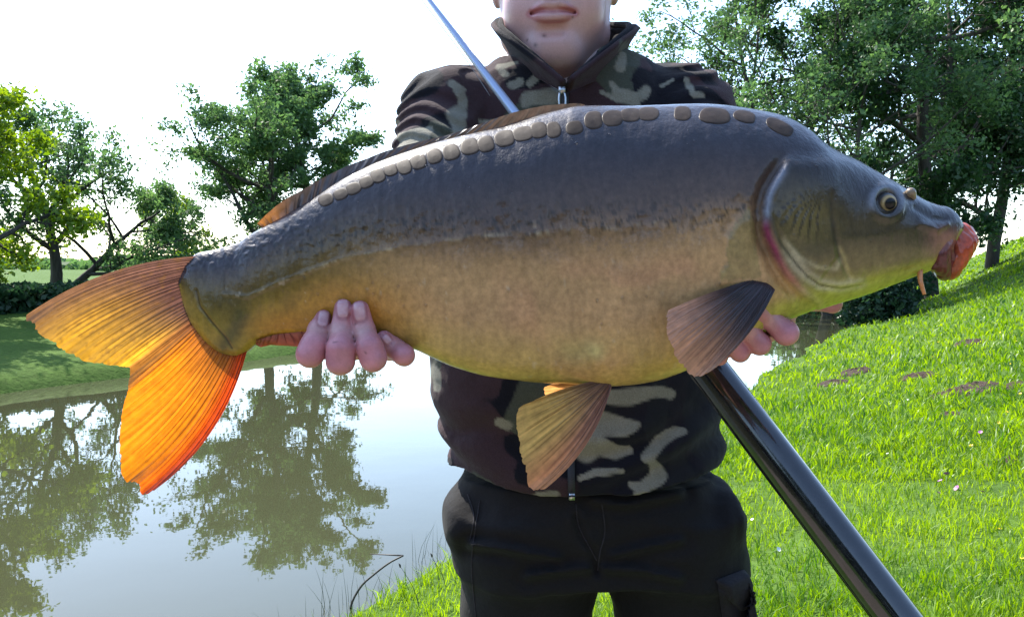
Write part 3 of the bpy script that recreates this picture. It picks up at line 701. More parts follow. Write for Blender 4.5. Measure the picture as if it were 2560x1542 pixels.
# --- skin pigment, with some reflection, bounce and shade painted in
def pigment(px, py):
    p3 = np.stack([px, py, 0 * px], -1)
    nA = fbm(p3, 1 / 90.0, 3) - 0.5; nB = fbm(p3 * np.array([1.0, 0.3, 1]), 1 / 10.0, 3) - 0.5; nC = fbm(p3, 1 / 16.0, 3) - 0.5
    top = np.interp(px, FX, YT); bot = np.interp(px, FX, YB); v = np.clip((py - top) / np.maximum(bot - top, 8), 0, 1)
    back = np.array([0.030, 0.027, 0.034]); upper = np.array([0.095, 0.060, 0.040]); tan = np.array([0.40, 0.245, 0.115]); gold = np.array([0.44, 0.31, 0.095])  # bluish cast of the back paints in the reflected sky
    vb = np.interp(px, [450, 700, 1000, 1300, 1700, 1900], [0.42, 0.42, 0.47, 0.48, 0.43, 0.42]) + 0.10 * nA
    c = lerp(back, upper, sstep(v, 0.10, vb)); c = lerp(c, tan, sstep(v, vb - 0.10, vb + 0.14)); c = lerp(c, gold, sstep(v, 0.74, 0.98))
    # rosy blotches on the flank, yellow along the belly edge
    rosy = sstep(fbm(p3, 1 / 130.0, 2), 0.52, 0.75) * sstep(v, 0.5, 0.65) * sstep(px, 1150, 1450) * (1 - sstep(px, 1800, 1880)); c = lerp(c, np.array([0.42, 0.20, 0.12]), 0.45 * rosy)
    # olive tail root
    tl = 1 - sstep(px, 700, 1120); ol = lerp(np.array([0.085, 0.065, 0.022]), np.array([0.30, 0.21, 0.03]), sstep(v, 0.45, 0.95)); c = lerp(c, ol, tl * sstep(v, 0.15, 0.5))
    orange = np.exp(-(((px - 880) / 150) ** 2 + ((py - 775) / 70) ** 2)) + 0.7 * np.exp(-(((px - 700) / 90) ** 2 + ((py - 815) / 38) ** 2)); c = lerp(c, np.array([0.50, 0.20, 0.018]), np.clip(orange, 0, 1) * 0.75)
    d, t = segdist(px, py, [(600, 790), (585, 830), (560, 865)]); c = lerp(c, np.array([0.05, 0.055, 0.022]), 0.75 * np.exp(-(d / 24) ** 2))
    d, t = segdist(px, py, [(490, 725), (500, 765), (530, 805), (565, 845), (580, 870)]); c = lerp(c, np.array([0.02, 0.015, 0.01]), 0.8 * np.exp(-(d / 2.6) ** 2))
    cb = 1 - sstep(px + 0.15 * (py - 770), 455, 520); c = lerp(c, np.array([0.30, 0.20, 0.06]), 0.7 * cb * sstep(py, 690, 780))
    # lateral line
    d, t = segdist(px, py, [(560, 735), (620, 742), (700, 705), (850, 648), (1000, 618), (1180, 592), (1400, 580), (1650, 560)]); c = lerp(c, np.array([0.35, 0.29, 0.18]), 0.6 * np.exp(-(d / 3) ** 2) * sstep(vnoise(p3, 1 / 9.0), 0.35, 0.7))
    # speckles painted for the ragged edge of the sky reflection in the slime
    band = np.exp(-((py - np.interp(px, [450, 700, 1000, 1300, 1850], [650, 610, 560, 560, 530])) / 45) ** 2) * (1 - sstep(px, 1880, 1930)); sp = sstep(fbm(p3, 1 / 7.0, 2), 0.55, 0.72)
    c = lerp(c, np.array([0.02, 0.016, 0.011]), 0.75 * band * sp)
    sp2 = sstep(vnoise(p3 + 50, 1 / 11.0), 0.84, 0.93) * sstep(v, 0.3, 0.5); c = lerp(c, np.array([0.5, 0.42, 0.3]), 0.35 * sp2 * (1 - sstep(px, 1500, 1900)))
    # --- head
    gx = np.interp(py, [p[1] for p in GILL], [p[0] for p in GILL]); d, t = segdist(px, py, GILL); sd = np.where(px > gx, d, -d)
    hd = sstep(sd, -4, 4) * sstep(py, 380, 400) + sstep(px, 2040, 2070); hd = np.clip(hd, 0, 1)
    hv = v
    hc = lerp(np.array([0.020, 0.016, 0.016]), np.array([0.065, 0.050, 0.026]), sstep(hv, 0.18, 0.48)); hc = lerp(hc, np.array([0.165, 0.125, 0.05]), sstep(hv, 0.52, 0.76)); hc = lerp(hc, np.array([0.37, 0.34, 0.07]), sstep(hv, 0.76, 0.95))
    snout = sstep(px, 2270, 2350) * (1 - sstep(hv, 0.55, 0.8)); hc = lerp(hc, np.array([0.03, 0.024, 0.026]), 0.7 * snout)
    op = np.exp(-(((px - 2010) / 70) ** 2 + ((py - 560) / 75) ** 2)); hc = lerp(hc, np.array([0.20, 0.155, 0.055]), 0.65 * op)
    ang = np.arctan2(py - 452, px - 2058); rr = np.hypot(py - 452, px - 2058)
    fan = sstep(rr, 25, 70) * (1 - sstep(rr, 120, 180)) * sstep(ang, 1.5, 1.75) * (1 - sstep(ang, 2.5, 2.85)); hc = lerp(hc, np.array([0.018, 0.014, 0.010]), fan * 0.85 * sstep(np.sin(ang * 38 + 1.5 * np.sin(rr * .05) + 4 * nC), 0.35, 0.9))
    dk = np.exp(-(((px - 2035) / 60) ** 2 + ((py - 625) / 26) ** 2)); hc = lerp(hc, np.array([0.055, 0.05, 0.028]), 0.65 * dk)
    d2, t2 = segdist(px, py, [(1960, 600), (2000, 645), (2045, 668), (2090, 672), (2100, 650)]); hc = lerp(hc, np.array([0.42, 0.37, 0.22]), 0.6 * np.exp(-(d2 / 6) ** 2))
    d2, t2 = segdist(px, py, [(2097, 620), (2110, 645), (2118, 670), (2128, 700)]); hc = lerp(hc, np.array([0.45, 0.38, 0.16]), 0.6 * np.exp(-(d2 / 6) ** 2))
    d2, t2 = segdist(px, py, GILL2); hc = lerp(hc, np.array([0.52, 0.48, 0.34]), 0.55 * np.exp(-((d2 - 8) / 9) ** 2) * sstep(t2, 0.2, 0.5)); hc = lerp(hc, np.array([0.07, 0.055, 0.04]), 0.8 * np.exp(-(d2 / 2.2) ** 2))
    d2, t2 = segdist(px, py, PREOP); hc = lerp(hc, np.array([0.05, 0.038, 0.025]), 0.7 * np.exp(-(d2 / 6) ** 2) * (1 - sstep(t2, 0.6, .8)))
    mth = np.exp(-(((px - 2365) / 42) ** 2 + ((py - 600) / 45) ** 2)); hc = lerp(hc, np.array([0.38, 0.17, 0.12]), 0.75 * mth * sstep(py, 545, 590))
    c = lerp(c, hc, hd)
    # membrane along the gill opening: steel blue above, magenta, then pale pink
    mb = np.exp(-((sd - 9) / 10.0) ** 2) * sstep(py, 400, 430)
    mcol = lerp(np.array([0.20, 0.22, 0.27]), np.array([0.28, 0.035, 0.11]), sstep(py, 535, 575)); mcol = lerp(mcol, np.array([0.42, 0.16, 0.15]), sstep(py, 625, 680)); mcol = lerp(mcol, np.array([0.50, 0.36, 0.24]), sstep(py, 690, 735)); c = lerp(c, mcol, 0.9 * mb)
    # recess behind the gill with its shade painted in; shoulder plate
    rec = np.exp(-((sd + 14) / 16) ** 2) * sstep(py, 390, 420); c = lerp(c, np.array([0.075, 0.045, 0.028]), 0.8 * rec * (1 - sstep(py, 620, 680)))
    pl = inpoly(px + 10 * nB, py + 10 * nC, [(1872, 515), (1842, 560), (1818, 590), (1816, 640), (1822, 655), (1800, 682), (1796, 705), (1870, 698), (1905, 690), (1890, 620), (1888, 560)])
    c = np.where(pl[..., None], lerp(c, np.array([0.20, 0.165, 0.06]) * (0.6 + 0.8 * fbm(p3, 1 / 22.0, 3))[..., None], 0.6), c)
    # throat yellow green, with the grass bounce painted in
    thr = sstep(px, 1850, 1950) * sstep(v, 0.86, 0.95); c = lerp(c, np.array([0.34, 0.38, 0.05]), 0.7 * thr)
    # belly bruise
    br = np.exp(-(((px - 1440) / 55) ** 2 + ((py - 885) / 28) ** 2)); c = lerp(c, np.array([0.30, 0.27, 0.10]), 0.6 * br); br = np.exp(-(((px - 1488) / 26) ** 2 + ((py - 878) / 20) ** 2)); c = lerp(c, np.array([0.50, 0.43, 0.17]), 0.8 * br)
    # eye ring
    r = np.hypot(px - EYE[0], py - EYE[1]); c = lerp(c, np.array([0.17, 0.19, 0.23]), 0.75 * np.exp(-((r - 38) / 10) ** 2) * (1 - sstep(py, 500, 540))); c = lerp(c, np.array([0.02, 0.02, 0.02]), 0.8 * np.exp(-((r - 27) / 4) ** 2))
    return np.clip(c * (1 + 0.36 * nA[..., None] + 0.36 * nB[..., None] + 0.22 * nC[..., None]), 0.004, 0.9)
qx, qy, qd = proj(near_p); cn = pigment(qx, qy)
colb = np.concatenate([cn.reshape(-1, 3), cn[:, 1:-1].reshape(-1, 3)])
m, n_, l_, b_ = mat_new('wet_fish_skin')
col_times_noise(n_, l_, b_, 260.0, 0.72, 1.2)
b_.inputs['Roughness'].default_value = 0.42; b_.inputs['Specular IOR Level'].default_value = 0.12
b_.inputs['Coat Weight'].default_value = 0.68; b_.inputs['Coat Roughness'].default_value = 0.06; b_.inputs['Coat IOR'].default_value = 1.44
b_.inputs['Subsurface Weight'].default_value = 0.03; b_.inputs['Subsurface Radius'].default_value = (0.6, 0.3, 0.12); b_.inputs['Subsurface Scale'].default_value = 0.006
zz = noise_node(n_, l_, 420.0, 4, 0.6); z2 = noise_node(n_, l_, 90.0, 4, 0.6, stretch=(1, 1, 0.3))
b1 = bump(n_, l_, b_, zz.outputs['Fac'], 0.22, 0.0012); b2 = bump(n_, l_, b_, z2.outputs['Fac'], 0.42, 0.0026, b1); l_.new(b2.outputs['Normal'], b_.inputs['Coat Normal'])
FISHSKIN = m
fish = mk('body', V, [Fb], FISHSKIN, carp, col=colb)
FISH_T = BVHTree.FromPolygons([tuple(v) for v in near_p.reshape(-1, 3)], [tuple(f) for f in grid_faces(NS, NM)])
def hit(tree_, px, py):
    d = P(px, py, 1.0) - CAM; h = tree_.ray_cast(Vector(CAM), Vector(d).normalized())
    if h[0] is None: return None, None
    return np.array(h[0]), np.array(h[1])
def fdepth(px, py, default=FD):
    h, n = hit(FISH_T, px, py)
    return default if h is None else float((h - CAM) @ FWD)

# --- mirror scales along the back: each its own raised plate
m, n_, l_, b_ = mat_new('scale_plate'); z = noise_node(n_, l_, 120, 4); r = ramp(n_, [(0.3, (0.030, 0.022, 0.018)), (0.7, (0.060, 0.044, 0.034))]); l_.new(z.outputs['Fac'], r.inputs['Fac']); l_.new(r.outputs['Color'], b_.inputs['Base Color'])
b_.inputs['Roughness'].default_value = 0.5; b_.inputs['Specular IOR Level'].default_value = 0.06; b_.inputs['Coat Weight'].default_value = 0.06; b_.inputs['Coat Roughness'].default_value = 0.2
tcn = n_.new('ShaderNodeTexCoord'); wv = n_.new('ShaderNodeTexWave'); wv.wave_type = 'RINGS'; wv.inputs['Scale'].default_value = 420; wv.inputs['Distortion'].default_value = 2; l_.new(tcn.outputs['Object'], wv.inputs['Vector']); bump(n_, l_, b_, wv.outputs['Fac'], 0.15, 0.0005); SCALE = m
SC = [(1787, 290, 36, 19), (1706, 284, 20, 17), (1621, 285, 24, 16), (1577, 288, 24, 16), (1532, 296, 24, 19), (1484, 301, 21, 21), (1436, 320, 20, 16), (1384, 325, 17, 19), (1347, 326, 20, 19), (1308, 335, 25, 17), (1262, 347, 24, 19), (1215, 361, 20, 19), (1175, 367, 22, 19), (1128, 381, 20, 19), (1086, 391, 18, 18), (1046, 405, 19, 18), (1011, 418, 17, 18), (977, 426, 16, 14), (945, 440, 17, 17), (916, 456, 17, 14), (884, 472, 18, 14), (852, 486, 18, 13), (815, 500, 18, 14), (1950, 318, 34, 15), (1862, 292, 26, 14)]
rs = np.random.RandomState(3)
for k, (cx, cy, rx, ry) in enumerate(SC):
    h, nn = hit(FISH_T, cx, cy)
    if h is None: continue
    na, nr = 24, 6; slope = np.interp(cx, [800, 1100, 1450, 1800, 1960], [-0.42, -0.28, -0.12, 0.08, 0.5]); pts = []
    Vs = []
    for a in np.linspace(0, 2 * np.pi, na, endpoint=False):
        for q in (0.0, 0.4, 0.75, 0.93, 0.985, 1.0):
            ex = np.sign(math.cos(a)) * abs(math.cos(a)) ** 0.75; ey = np.sign(math.sin(a)) * abs(math.sin(a)) ** 0.8
            x = 1.1 * rx * q * ex * (1 + 0.05 * math.sin(3 * a + k)); y = 1.08 * ry * q * ey
            X, Y = cx + x * math.cos(slope) - y * math.sin(slope), cy + x * math.sin(slope) + y * math.cos(slope)
            hh, n2 = hit(FISH_T, X, Y)
            if hh is None: hh = h + (P(X, Y, (h - CAM) @ FWD) - P(cx, cy, (h - CAM) @ FWD)); n2 = nn
            Vs.append(hh + n2 * (0.00005 * (1 - q ** 2) + (0.00034 if q < 0.95 else (0.0002 if q < 0.99 else -0.0005))))
    Fs = grid_faces(na, nr); i = np.arange(nr - 1); F2 = np.stack([(na - 1) * nr + i, (na - 1) * nr + i + 1, i + 1, i], 1)
    mk('scale', np.array(Vs), [np.vstack([Fs, F2])[:, ::-1]], SCALE, fish)

# --- eyes
def eye_mesh(c, r, axis):
    nu, nv = 40, 20; A, B = np.meshgrid(np.linspace(0, 2 * np.pi, nu, endpoint=False), np.linspace(0, np.pi, nv), indexing='ij')
    ax3 = axis / np.linalg.norm(axis); e1 = np.cross(ax3, [0, 0, 1.0]); e1 /= np.linalg.norm(e1); e2 = np.cross(ax3, e1)
    pr = np.sin(B); V = c + r * (np.cos(B)[..., None] * ax3 + (pr * np.cos(A))[..., None] * e1 + (pr * np.sin(A))[..., None] * e2)
    deg = np.degrees(B); gold = np.array([0.40, 0.29, 0.13]) * (1.25 - 0.9 * np.clip((deg[..., None] - 33) / 25, 0, 1)); cc = np.where(deg[..., None] < 29, np.array([0.003, 0.003, 0.004]), np.where(deg[..., None] < 33, np.array([0.60, 0.47, 0.20]), np.where(deg[..., None] < 56, gold, np.array([0.07, 0.07, 0.075]))))
    cc = cc * (0.75 + 0.5 * fbm(V, 600, 2))[..., None]
    return V.reshape(-1, 3), [np.vstack([grid_faces(nu, nv), np.stack([(nu - 1) * nv + np.arange(nv - 1), (nu - 1) * nv + np.arange(1, nv), np.arange(1, nv), np.arange(nv - 1)], 1)])], cc.reshape(-1, 3)
m, n_, l_, b_ = mat_new('fish_eye'); a = n_.new('ShaderNodeVertexColor'); a.layer_name = 'Col'; l_.new(a.outputs['Color'], b_.inputs['Base Color']); b_.inputs['Roughness'].default_value = 0.4; b_.inputs['Specular IOR Level'].default_value = 0.2; b_.inputs['Coat Weight'].default_value = 0.5; b_.inputs['Coat Roughness'].default_value = 0.03; b_.inputs['Coat IOR'].default_value = 1.33; FEYE = m
h, nn = hit(FISH_T, EYE[0], EYE[1]); ec = h + np.array([0, 0.0030, 0]); 
V, F, cc = eye_mesh(ec, 0.0082, np.array([0.10, -1.0, -0.10])); mk('eye', V, F, FEYE, carp, col=cc)
V2 = V.copy(); V2[:, 1] = 2 * np.interp(EYE[0], FX, yplane[:, 0]) - V2[:, 1]; mk('eye', V2, [f[:, ::-1] for f in F], FEYE, carp, col=cc)

# --- signed-distance modelling helpers (also used for the man)
class Field:
    def __init__(s, lo, hi, vox):
        s.lo = np.array(lo, float); s.vox = vox; s.n = np.ceil((np.array(hi) - s.lo) / vox).astype(int) + 1
        s.d = np.full(s.n, 10.0, np.float32)
    def box(s, lo, hi):
        a = np.clip(np.floor((np.array(lo) - s.lo) / s.vox).astype(int), 0, s.n); b = np.clip(np.ceil((np.array(hi) - s.lo) / s.vox).astype(int) + 1, 0, s.n)
        sl = tuple(slice(i, j) for i, j in zip(a, b)); g = [s.lo[k] + s.vox * np.arange(a[k], b[k]) for k in range(3)]
        return sl, np.stack(np.meshgrid(*g, indexing='ij'), -1)
    def apply(s, fn, lo, hi, k=0.0, sub=False, pad=0.0):
        pad = max(pad, 3 * k + 3 * s.vox); sl, p = s.box(np.array(lo) - pad, np.array(hi) + pad)
        if p.size == 0: return
        v = fn(p).astype(np.float32); d = s.d[sl]
        if sub:
            if k > 0: h = np.clip(0.5 - 0.5 * (v + d) / k, 0, 1); s.d[sl] = d * (1 - h) - v * h + k * h * (1 - h)
            else: s.d[sl] = np.maximum(d, -v)
        else:
            if k > 0:
                h = np.clip(0.5 + 0.5 * (v - d) / k, 0, 1); s.d[sl] = v * (1 - h) + d * h - k * h * (1 - h)
            else: s.d[sl] = np.minimum(d, v)
    def cap(s, a, b, ra, rb, k=0.0, sub=False):
        a = np.array(a, float); b = np.array(b, float); R = max(ra, rb)
        def fn(p):
            ab = b - a; t = np.clip(((p - a) @ ab) / (ab @ ab + 1e-12), 0, 1); return np.linalg.norm(p - a - t[..., None] * ab, axis=-1) - (ra + (rb - ra) * t)
        s.apply(fn, np.minimum(a, b) - R, np.maximum(a, b) + R, k, sub)
    def chain(s, pts, rad, k=0.0, sub=False):
        for i in range(len(pts) - 1): s.cap(pts[i], pts[i + 1], rad[i], rad[i + 1], k if i or k else k, sub)
    def ell(s, c, r, k=0.0, sub=False, rot=None):
        c = np.array(c, float); r = np.array(r, float); R = rot if rot is not None else np.eye(3)
        def fn(p):
            q = (p - c) @ R; k0 = np.linalg.norm(q / r, axis=-1); k1 = np.linalg.norm(q / (r * r), axis=-1); return k0 * (k0 - 1.0) / np.maximum(k1, 1e-9)
        m = r.max(); s.apply(fn, c - m, c + m, k, sub)
    def displace(s, fn, band=0.02):
        msk = np.abs(s.d) < band; idx = np.argwhere(msk); p = s.lo + s.vox * idx; s.d[msk] += fn(p).astype(np.float32)
    def mesh(s):
        g = openvdb.FloatGrid(10.0); g.copyFromArray(s.d); p, t, q = g.convertToPolygons(0.0, 0.0)
        V = s.lo + s.vox * p.astype(float); fs = []
        if len(q): fs.append(q.astype(int))
        if len(t): fs.append(t.astype(int))
        return V, fs

# --- protruding lips
def lip(name, col_fn, build):
    lo = P(2270, 740, FD) - [0, 0.05, 0]; hi = P(2480, 520, FD) + [0, 0.05, 0]
    f = Field(np.minimum(lo, hi), np.maximum(lo, hi), 0.0011); build(f)
    f.displace(lambda p: 0.0012 * (fbm(p * np.array([1.6, 1, 0.6]), 260, 3) - 0.5) + 0.0003 * np.sin((p[:, 0] * 0.9 + p[:, 2] * 0.25) * 1500 + 3 * fbm(p, 150, 2)), 0.006)
    V, F = f.mesh(); qx, qy, qd = proj(V); return mk(name, V, F, LIP, carp, col=col_fn(qx, qy, V))
m, n_, l_, b_ = mat_new('wet_lip'); col_times_noise(n_, l_, b_, 300, 0.7, 1.25); b_.inputs['Roughness'].default_value = 0.4; b_.inputs['Specular IOR Level'].default_value = 0.25; b_.inputs['Coat Weight'].default_value = 0.5; b_.inputs['Coat Roughness'].default_value = 0.07; b_.inputs['Subsurface Weight'].default_value = 0.04; b_.inputs['Subsurface Scale'].default_value = 0.003; LIP = m
def ringlip(pts_top_to_bottom, zhalf, rad):
    """closed loop through the mouth plane: near side then far side"""
    near = [P(x, y, FD - zhalf * w) for x, y, w in pts_top_to_bottom]; far = [P(x, y, FD + zhalf * w) for x, y, w in pts_top_to_bottom[::-1]]
    return near + far
def build_up(f):
    L = ringlip([(2412, 592, 0.25), (2420, 602, 0.7), (2412, 618, 1.0), (2400, 640, 0.95), (2386, 662, 0.7), (2376, 676, 0.3)], 0.0125, 0)
    L = spline(L + L[:1], 40); r = 0.0062
    for i in range(len(L) - 1): f.cap(L[i], L[i + 1], r, r, 0.002)
    f.cap(P(2398, 583, FD), P(2372, 600, FD), 0.0085, 0.011, 0.005)
    f.ell(P(2384, 625, FD), (0.0105, 0.0165, 0.0155), 0.004)
def build_lo(f):
    L = ringlip([(2372, 592, 0.5), (2362, 612, 0.95), (2352, 636, 1.1), (2350, 656, 0.95), (2357, 672, 0.6), (2361, 681, 0.2)], 0.0145, 0)
    L = spline(L + L[:1], 40)
    for i in range(len(L) - 1): f.cap(L[i], L[i + 1], 0.0056, 0.0056, 0.002)
    f.ell(P(2345, 642, FD), (0.012, 0.0175, 0.0115), 0.004)
    f.cap(P(2325, 640, FD - 0.012), P(2340, 662, FD - 0.013), 0.0035, 0.004, 0.003)
lip('upper_lip', lambda x, y, V: np.clip(lerp(np.array([0.30, 0.068, 0.030]), np.array([0.40, 0.055, 0.012]), sstep(x, 2380, 2420)) * (0.7 + 0.6 * fbm(V, 350, 3))[:, None], 0, 1), build_up)
lip('lower_lip', lambda x, y, V: np.clip(lerp(np.array([0.22, 0.075, 0.04]), np.array([0.10, 0.019, 0.022]), sstep(y, 600, 645)) * (0.6 + 0.8 * fbm(V, 350, 3))[:, None], 0, 1), build_lo)
for s in (-1, 1):
    bp = [P(2300, 675, FD + s * 0.016), P(2301, 700, FD + s * 0.019), P(2306, 720, FD + s * 0.020), P(2311, 736, FD + s * 0.020)]
    V, F = tube(spline(bp, 12), np.linspace(0.0021, 0.0013, 12), 8); mk('barbel', V, F, LIP, carp, col=np.tile([0.55, 0.22, 0.08], (len(V), 1)))
nf = Field(P(2240, 510, FD) - 0.03, P(2310, 450, FD) + 0.03, 0.0009)
nh, _ = hit(FISH_T, 2272, 488); nf.cap(P(2266, 490, (nh - CAM) @ FWD + 0.002), P(2277, 481, (nh - CAM) @ FWD - 0.001), 0.0030, 0.0036, 0.001); nf.cap(P(2282, 488, (nh - CAM) @ FWD), P(2284, 494, (nh - CAM) @ FWD), 0.0024, 0.002, 0.0015)
V, F = nf.mesh(); mk('nostril_flap', V, F, LIP, carp, col=np.tile([0.22, 0.165, 0.11], (len(V), 1)))

# --- fins
def fin_mat(name, trans):
    m, n, l, b = mat_new(name); out = n['Material Output']
    mx = col_times_noise(n, l, b, 150, 0.75, 1.2)
    b.inputs['Roughness'].default_value = 0.35; b.inputs['Coat Weight'].default_value = 0.5; b.inputs['Coat Roughness'].default_value = 0.15
    t = n.new('ShaderNodeBsdfTranslucent'); l.new(mx.outputs[2], t.inputs['Color'])
    ms = n.new('ShaderNodeMixShader'); ms.inputs[0].default_value = trans; l.new(b.outputs[0], ms.inputs[1]); l.new(t.outputs[0], ms.inputs[2]); l.new(ms.outputs[0], out.inputs['Surface'])
    z = noise_node(n, l, 300, 3); bump(n, l, b, z.outputs['Fac'], 0.25, 0.001); return m
FIN = fin_mat('fin_membrane', 0.6); FIN2 = fin_mat('fin_membrane_thick', 0.35)
def fin(name, root, edge, bulge, depth_fn, col_fn, nrays, mat, label=None, wav=0.0002, ray_r=0.00036, nt=240, nr=50, parent=None, flip=False):
    """root, edge: polylines from leading to trailing ray; bulge(t) pixels sideways; depth_fn(t, r)"""
    R = spline(root, nt); E = np.stack([np.interp(np.linspace(0, 1, nt), np.linspace(0, 1, len(edge)), [e[k] for e in edge]) for k in (0, 1)], 1)
    T = np.linspace(0, 1, nt); Rr = np.linspace(0, 1, nr); tt, rr = np.meshgrid(T, Rr, indexing='ij')
    def pos(t, r):
        Ri = np.stack([np.interp(t, T, R[:, k]) for k in (0, 1)], -1); Ei = np.stack([np.interp(t, T, E[:, k]) for k in (0, 1)], -1)
        # frayed margin
        fz_ = vnoise(np.stack([t * nrays * 0.9, 0 * t, 0 * t], -1), 1.0) + 0.6 * vnoise(np.stack([t * nrays * 3.1, 0 * t + 4, 0 * t], -1), 1.0); fr = 1 - 0.035 * np.clip(fz_ - 0.62, 0, 1) * sstep(r, 0.75, 1.0)
        D = Ei - Ri; Nn = np.stack([-D[..., 1], D[..., 0]], -1); Nn = Nn / (np.linalg.norm(Nn, axis=-1)[..., None] + 1e-9)
        q = Ri + D * (r * fr)[..., None] + Nn * (bulge(t) * 4 * r * (1 - r))[..., None]
        return q
    tj = tt + 0.35 / nrays * (vnoise(np.stack([tt * nrays * 0.8, 0 * tt + 2, 0 * tt], -1), 1.0) - 0.5) * 2
    Q = pos(tt, rr); ph = 2 * np.pi * nrays * tj
    dep = depth_fn(tt, rr) + wav * np.sin(ph) * sstep(rr, 0.02, 0.3) * (1.1 - 0.6 * rr) * (0.3 + 1.2 * vnoise(np.stack([tt * nrays * 0.6, rr * 2, 0 * rr + 5], -1), 1.0)) + 0.002 * np.sin(tt * 7 + rr * 3) * rr
    V = PV(Q[..., 0], Q[..., 1], dep); c = col_fn(tt, rr, Q[..., 0], Q[..., 1])
    stripe = 0.5 + 0.5 * np.sin(ph * 1.0 + 0.6); fine = 0.55 * vnoise(np.stack([tt * nrays * 4, rr * 4, 0 * rr], -1), 1.0) + 0.45 * vnoise(np.stack([tt * nrays * 1.3, rr * 3, 0 * rr + 9], -1), 1.0)
    c = c * (0.86 + 0.18 * stripe[..., None]) * (0.62 + 0.76 * fine[..., None])
    ob = mk(name, V.reshape(-1, 3), [grid_faces(nt, nr)], mat, parent if parent else carp, col=np.clip(c, 0, 1).reshape(-1, 3))
    if label: ob['label'] = label
    for k in range(nrays):
        t = np.clip((k + 0.5 + 0.5 * rs.normal() * 0.5) / nrays, 0.003, 0.997); r = np.linspace(0.01, 0.80 + 0.12 * rs.rand() + 0.05 * ((k * 7) % 5) / 5, 16); tv = np.full_like(r, t)
        q = pos(tv, r); d = depth_fn(tv, r) - 0.0006 + 0.002 * np.sin(tv * 7 + r * 3) * r + wav * np.sin(2 * np.pi * nrays * tv) * sstep(r, 0.02, 0.3) * (1.1 - 0.5 * r)
        Vr, Fr = tube(PV(q[:, 0], q[:, 1], d), ray_r * (0.6 + 0.7 * rs.rand()) * (1.15 - 0.85 * r), 5, caps=False)
        cr = np.clip(np.repeat(col_fn(tv, r, q[:, 0], q[:, 1]), 5, axis=0) * (0.55 + 0.6 * rs.rand()), 0, 1); mk('fin_ray', Vr, Fr, mat, ob, col=cr)
    return ob
# tail
root = [(500, 640), (478, 672), (474, 705), (480, 745), (492, 780), (510, 815), (535, 850), (565, 872), (598, 880), (618, 874)]
edge_u = spline([(66, 787), (66, 802), (80, 815), (97, 833), (118, 850), (139, 864), (172, 885), (214, 904), (262, 911), (299, 917), (325, 917)], 60)
edge_l = spline([(325, 935), (318, 975), (311, 1003), (302, 1045), (299, 1102), (297, 1163), (306, 1188), (318, 1206), (342, 1215), (350, 1228), (356, 1236), (370, 1234), (384, 1229)], 60)
eu = [tuple(e) for e in edge_u] + [tuple(e) for e in edge_l]
def tail_col(t, r, x, y):
    up = lerp(np.array([0.13, 0.055, 0.04]), np.array([0.66, 0.31, 0.02]), sstep(r + 0.5 * (t - 0.2), 0.15, 0.9)); up = lerp(up, np.array([0.17, 0.075, 0.05]), 0.85 * (1 - sstep(t, 0.02, 0.22)))
    lo = lerp(np.array([0.42, 0.12, 0.015]), np.array([0.78, 0.225, 0.006]), sstep(r, 0.02, 0.45)); lo = lerp(lo, np.array([0.72, 0.065, 0.004]), sstep(t, 0.82, 0.97))
    c = lerp(up, lo, sstep(t, 0.47, 0.56)); d = np.exp(-((t - 0.5) / 0.022) ** 2); c = lerp(c, np.array([0.28, 0.09, 0.03]), 0.65 * d)
    sp = sstep(vnoise(np.stack([x, y, 0 * x], -1), 1 / 8.0), 0.72, 0.85) * (t < 0.45); return lerp(c, np.array([0.25, 0.11, 0.02]), 0.4 * sp)
fin('tail_fin', root, eu, lambda t: np.interp(t, [0, 0.25, 0.5, 0.8, 1.0], [33, 14, 0, -22, -38]), lambda t, r: FD - 0.004 - 0.016 * r + 0.006 * np.exp(-((t - 0.5) / 0.04) ** 2) * r, tail_col, 44, FIN, 'forked tail fin, amber upper lobe and vivid orange lower lobe', wav=0.00012, ray_r=0.00028)
# dorsal, folded down along the back
dtop = spline([(1462, 262), (1444, 259), (1383, 261), (1342, 268), (1282, 282), (1221, 302), (1160, 325), (1100, 342), (1066, 350), (985, 371), (924, 393), (864, 417), (803, 447), (763, 470), (702, 506), (654, 547), (643, 559)], 80)
dbase = [(1462, 300), (1300, 340), (1100, 385), (985, 415), (924, 440), (864, 470), (790, 515), (726, 550), (690, 566), (662, 575)]
fin('dorsal_fin', dbase, [tuple(e) for e in dtop], lambda t: 0 * t, lambda t, r: FD - 0.001 + 0.002 * np.sin(t * 20) * r, lambda t, r, x, y: lerp(lerp(np.array([0.09, 0.06, 0.045]), np.array([0.055, 0.04, 0.036]), sstep(t, 0.3, 0.6)), np.array([0.55, 0.20, 0.03]), sstep(t, 0.84, 0.97) * (1 - 0.5 * r)), 30, FIN2, 'dorsal fin folded flat along the back', wav=0.0009)
# pectoral (near and far), pelvic pair, anal
def pdepth(t, r):
    base = 0.565 + 0.004 * t; return base - 0.012 * r - 0.006 * np.sin(np.pi * t) * r
proot = [(1856, 706), (1880, 700), (1905, 703), (1925, 712), (1938, 724)]
pedge = [tuple(e) for e in spline([(1671, 775), (1664, 800), (1666, 823), (1673, 855), (1689, 893), (1710, 921), (1734, 942), (1750, 941), (1767, 934), (1790, 918)], 40)]
d0 = fdepth(1890, 712)
pcol = lambda t, r, x, y: lerp(np.array([0.055, 0.035, 0.042]), np.array([0.60, 0.30, 0.18]), sstep(r + 0.25 * (0.5 - t), 0.25, 0.95))
fin('pectoral_fin', proot, pedge, lambda t: np.interp(t, [0, .5, 1], [4, 0, -14]), lambda t, r: d0 + 0.001 - 0.024 * r ** 0.6 - 0.004 * np.sin(np.pi * t) * r, pcol, 22, FIN2, 'near pectoral fin, dark violet root and pinkish-tan margin')
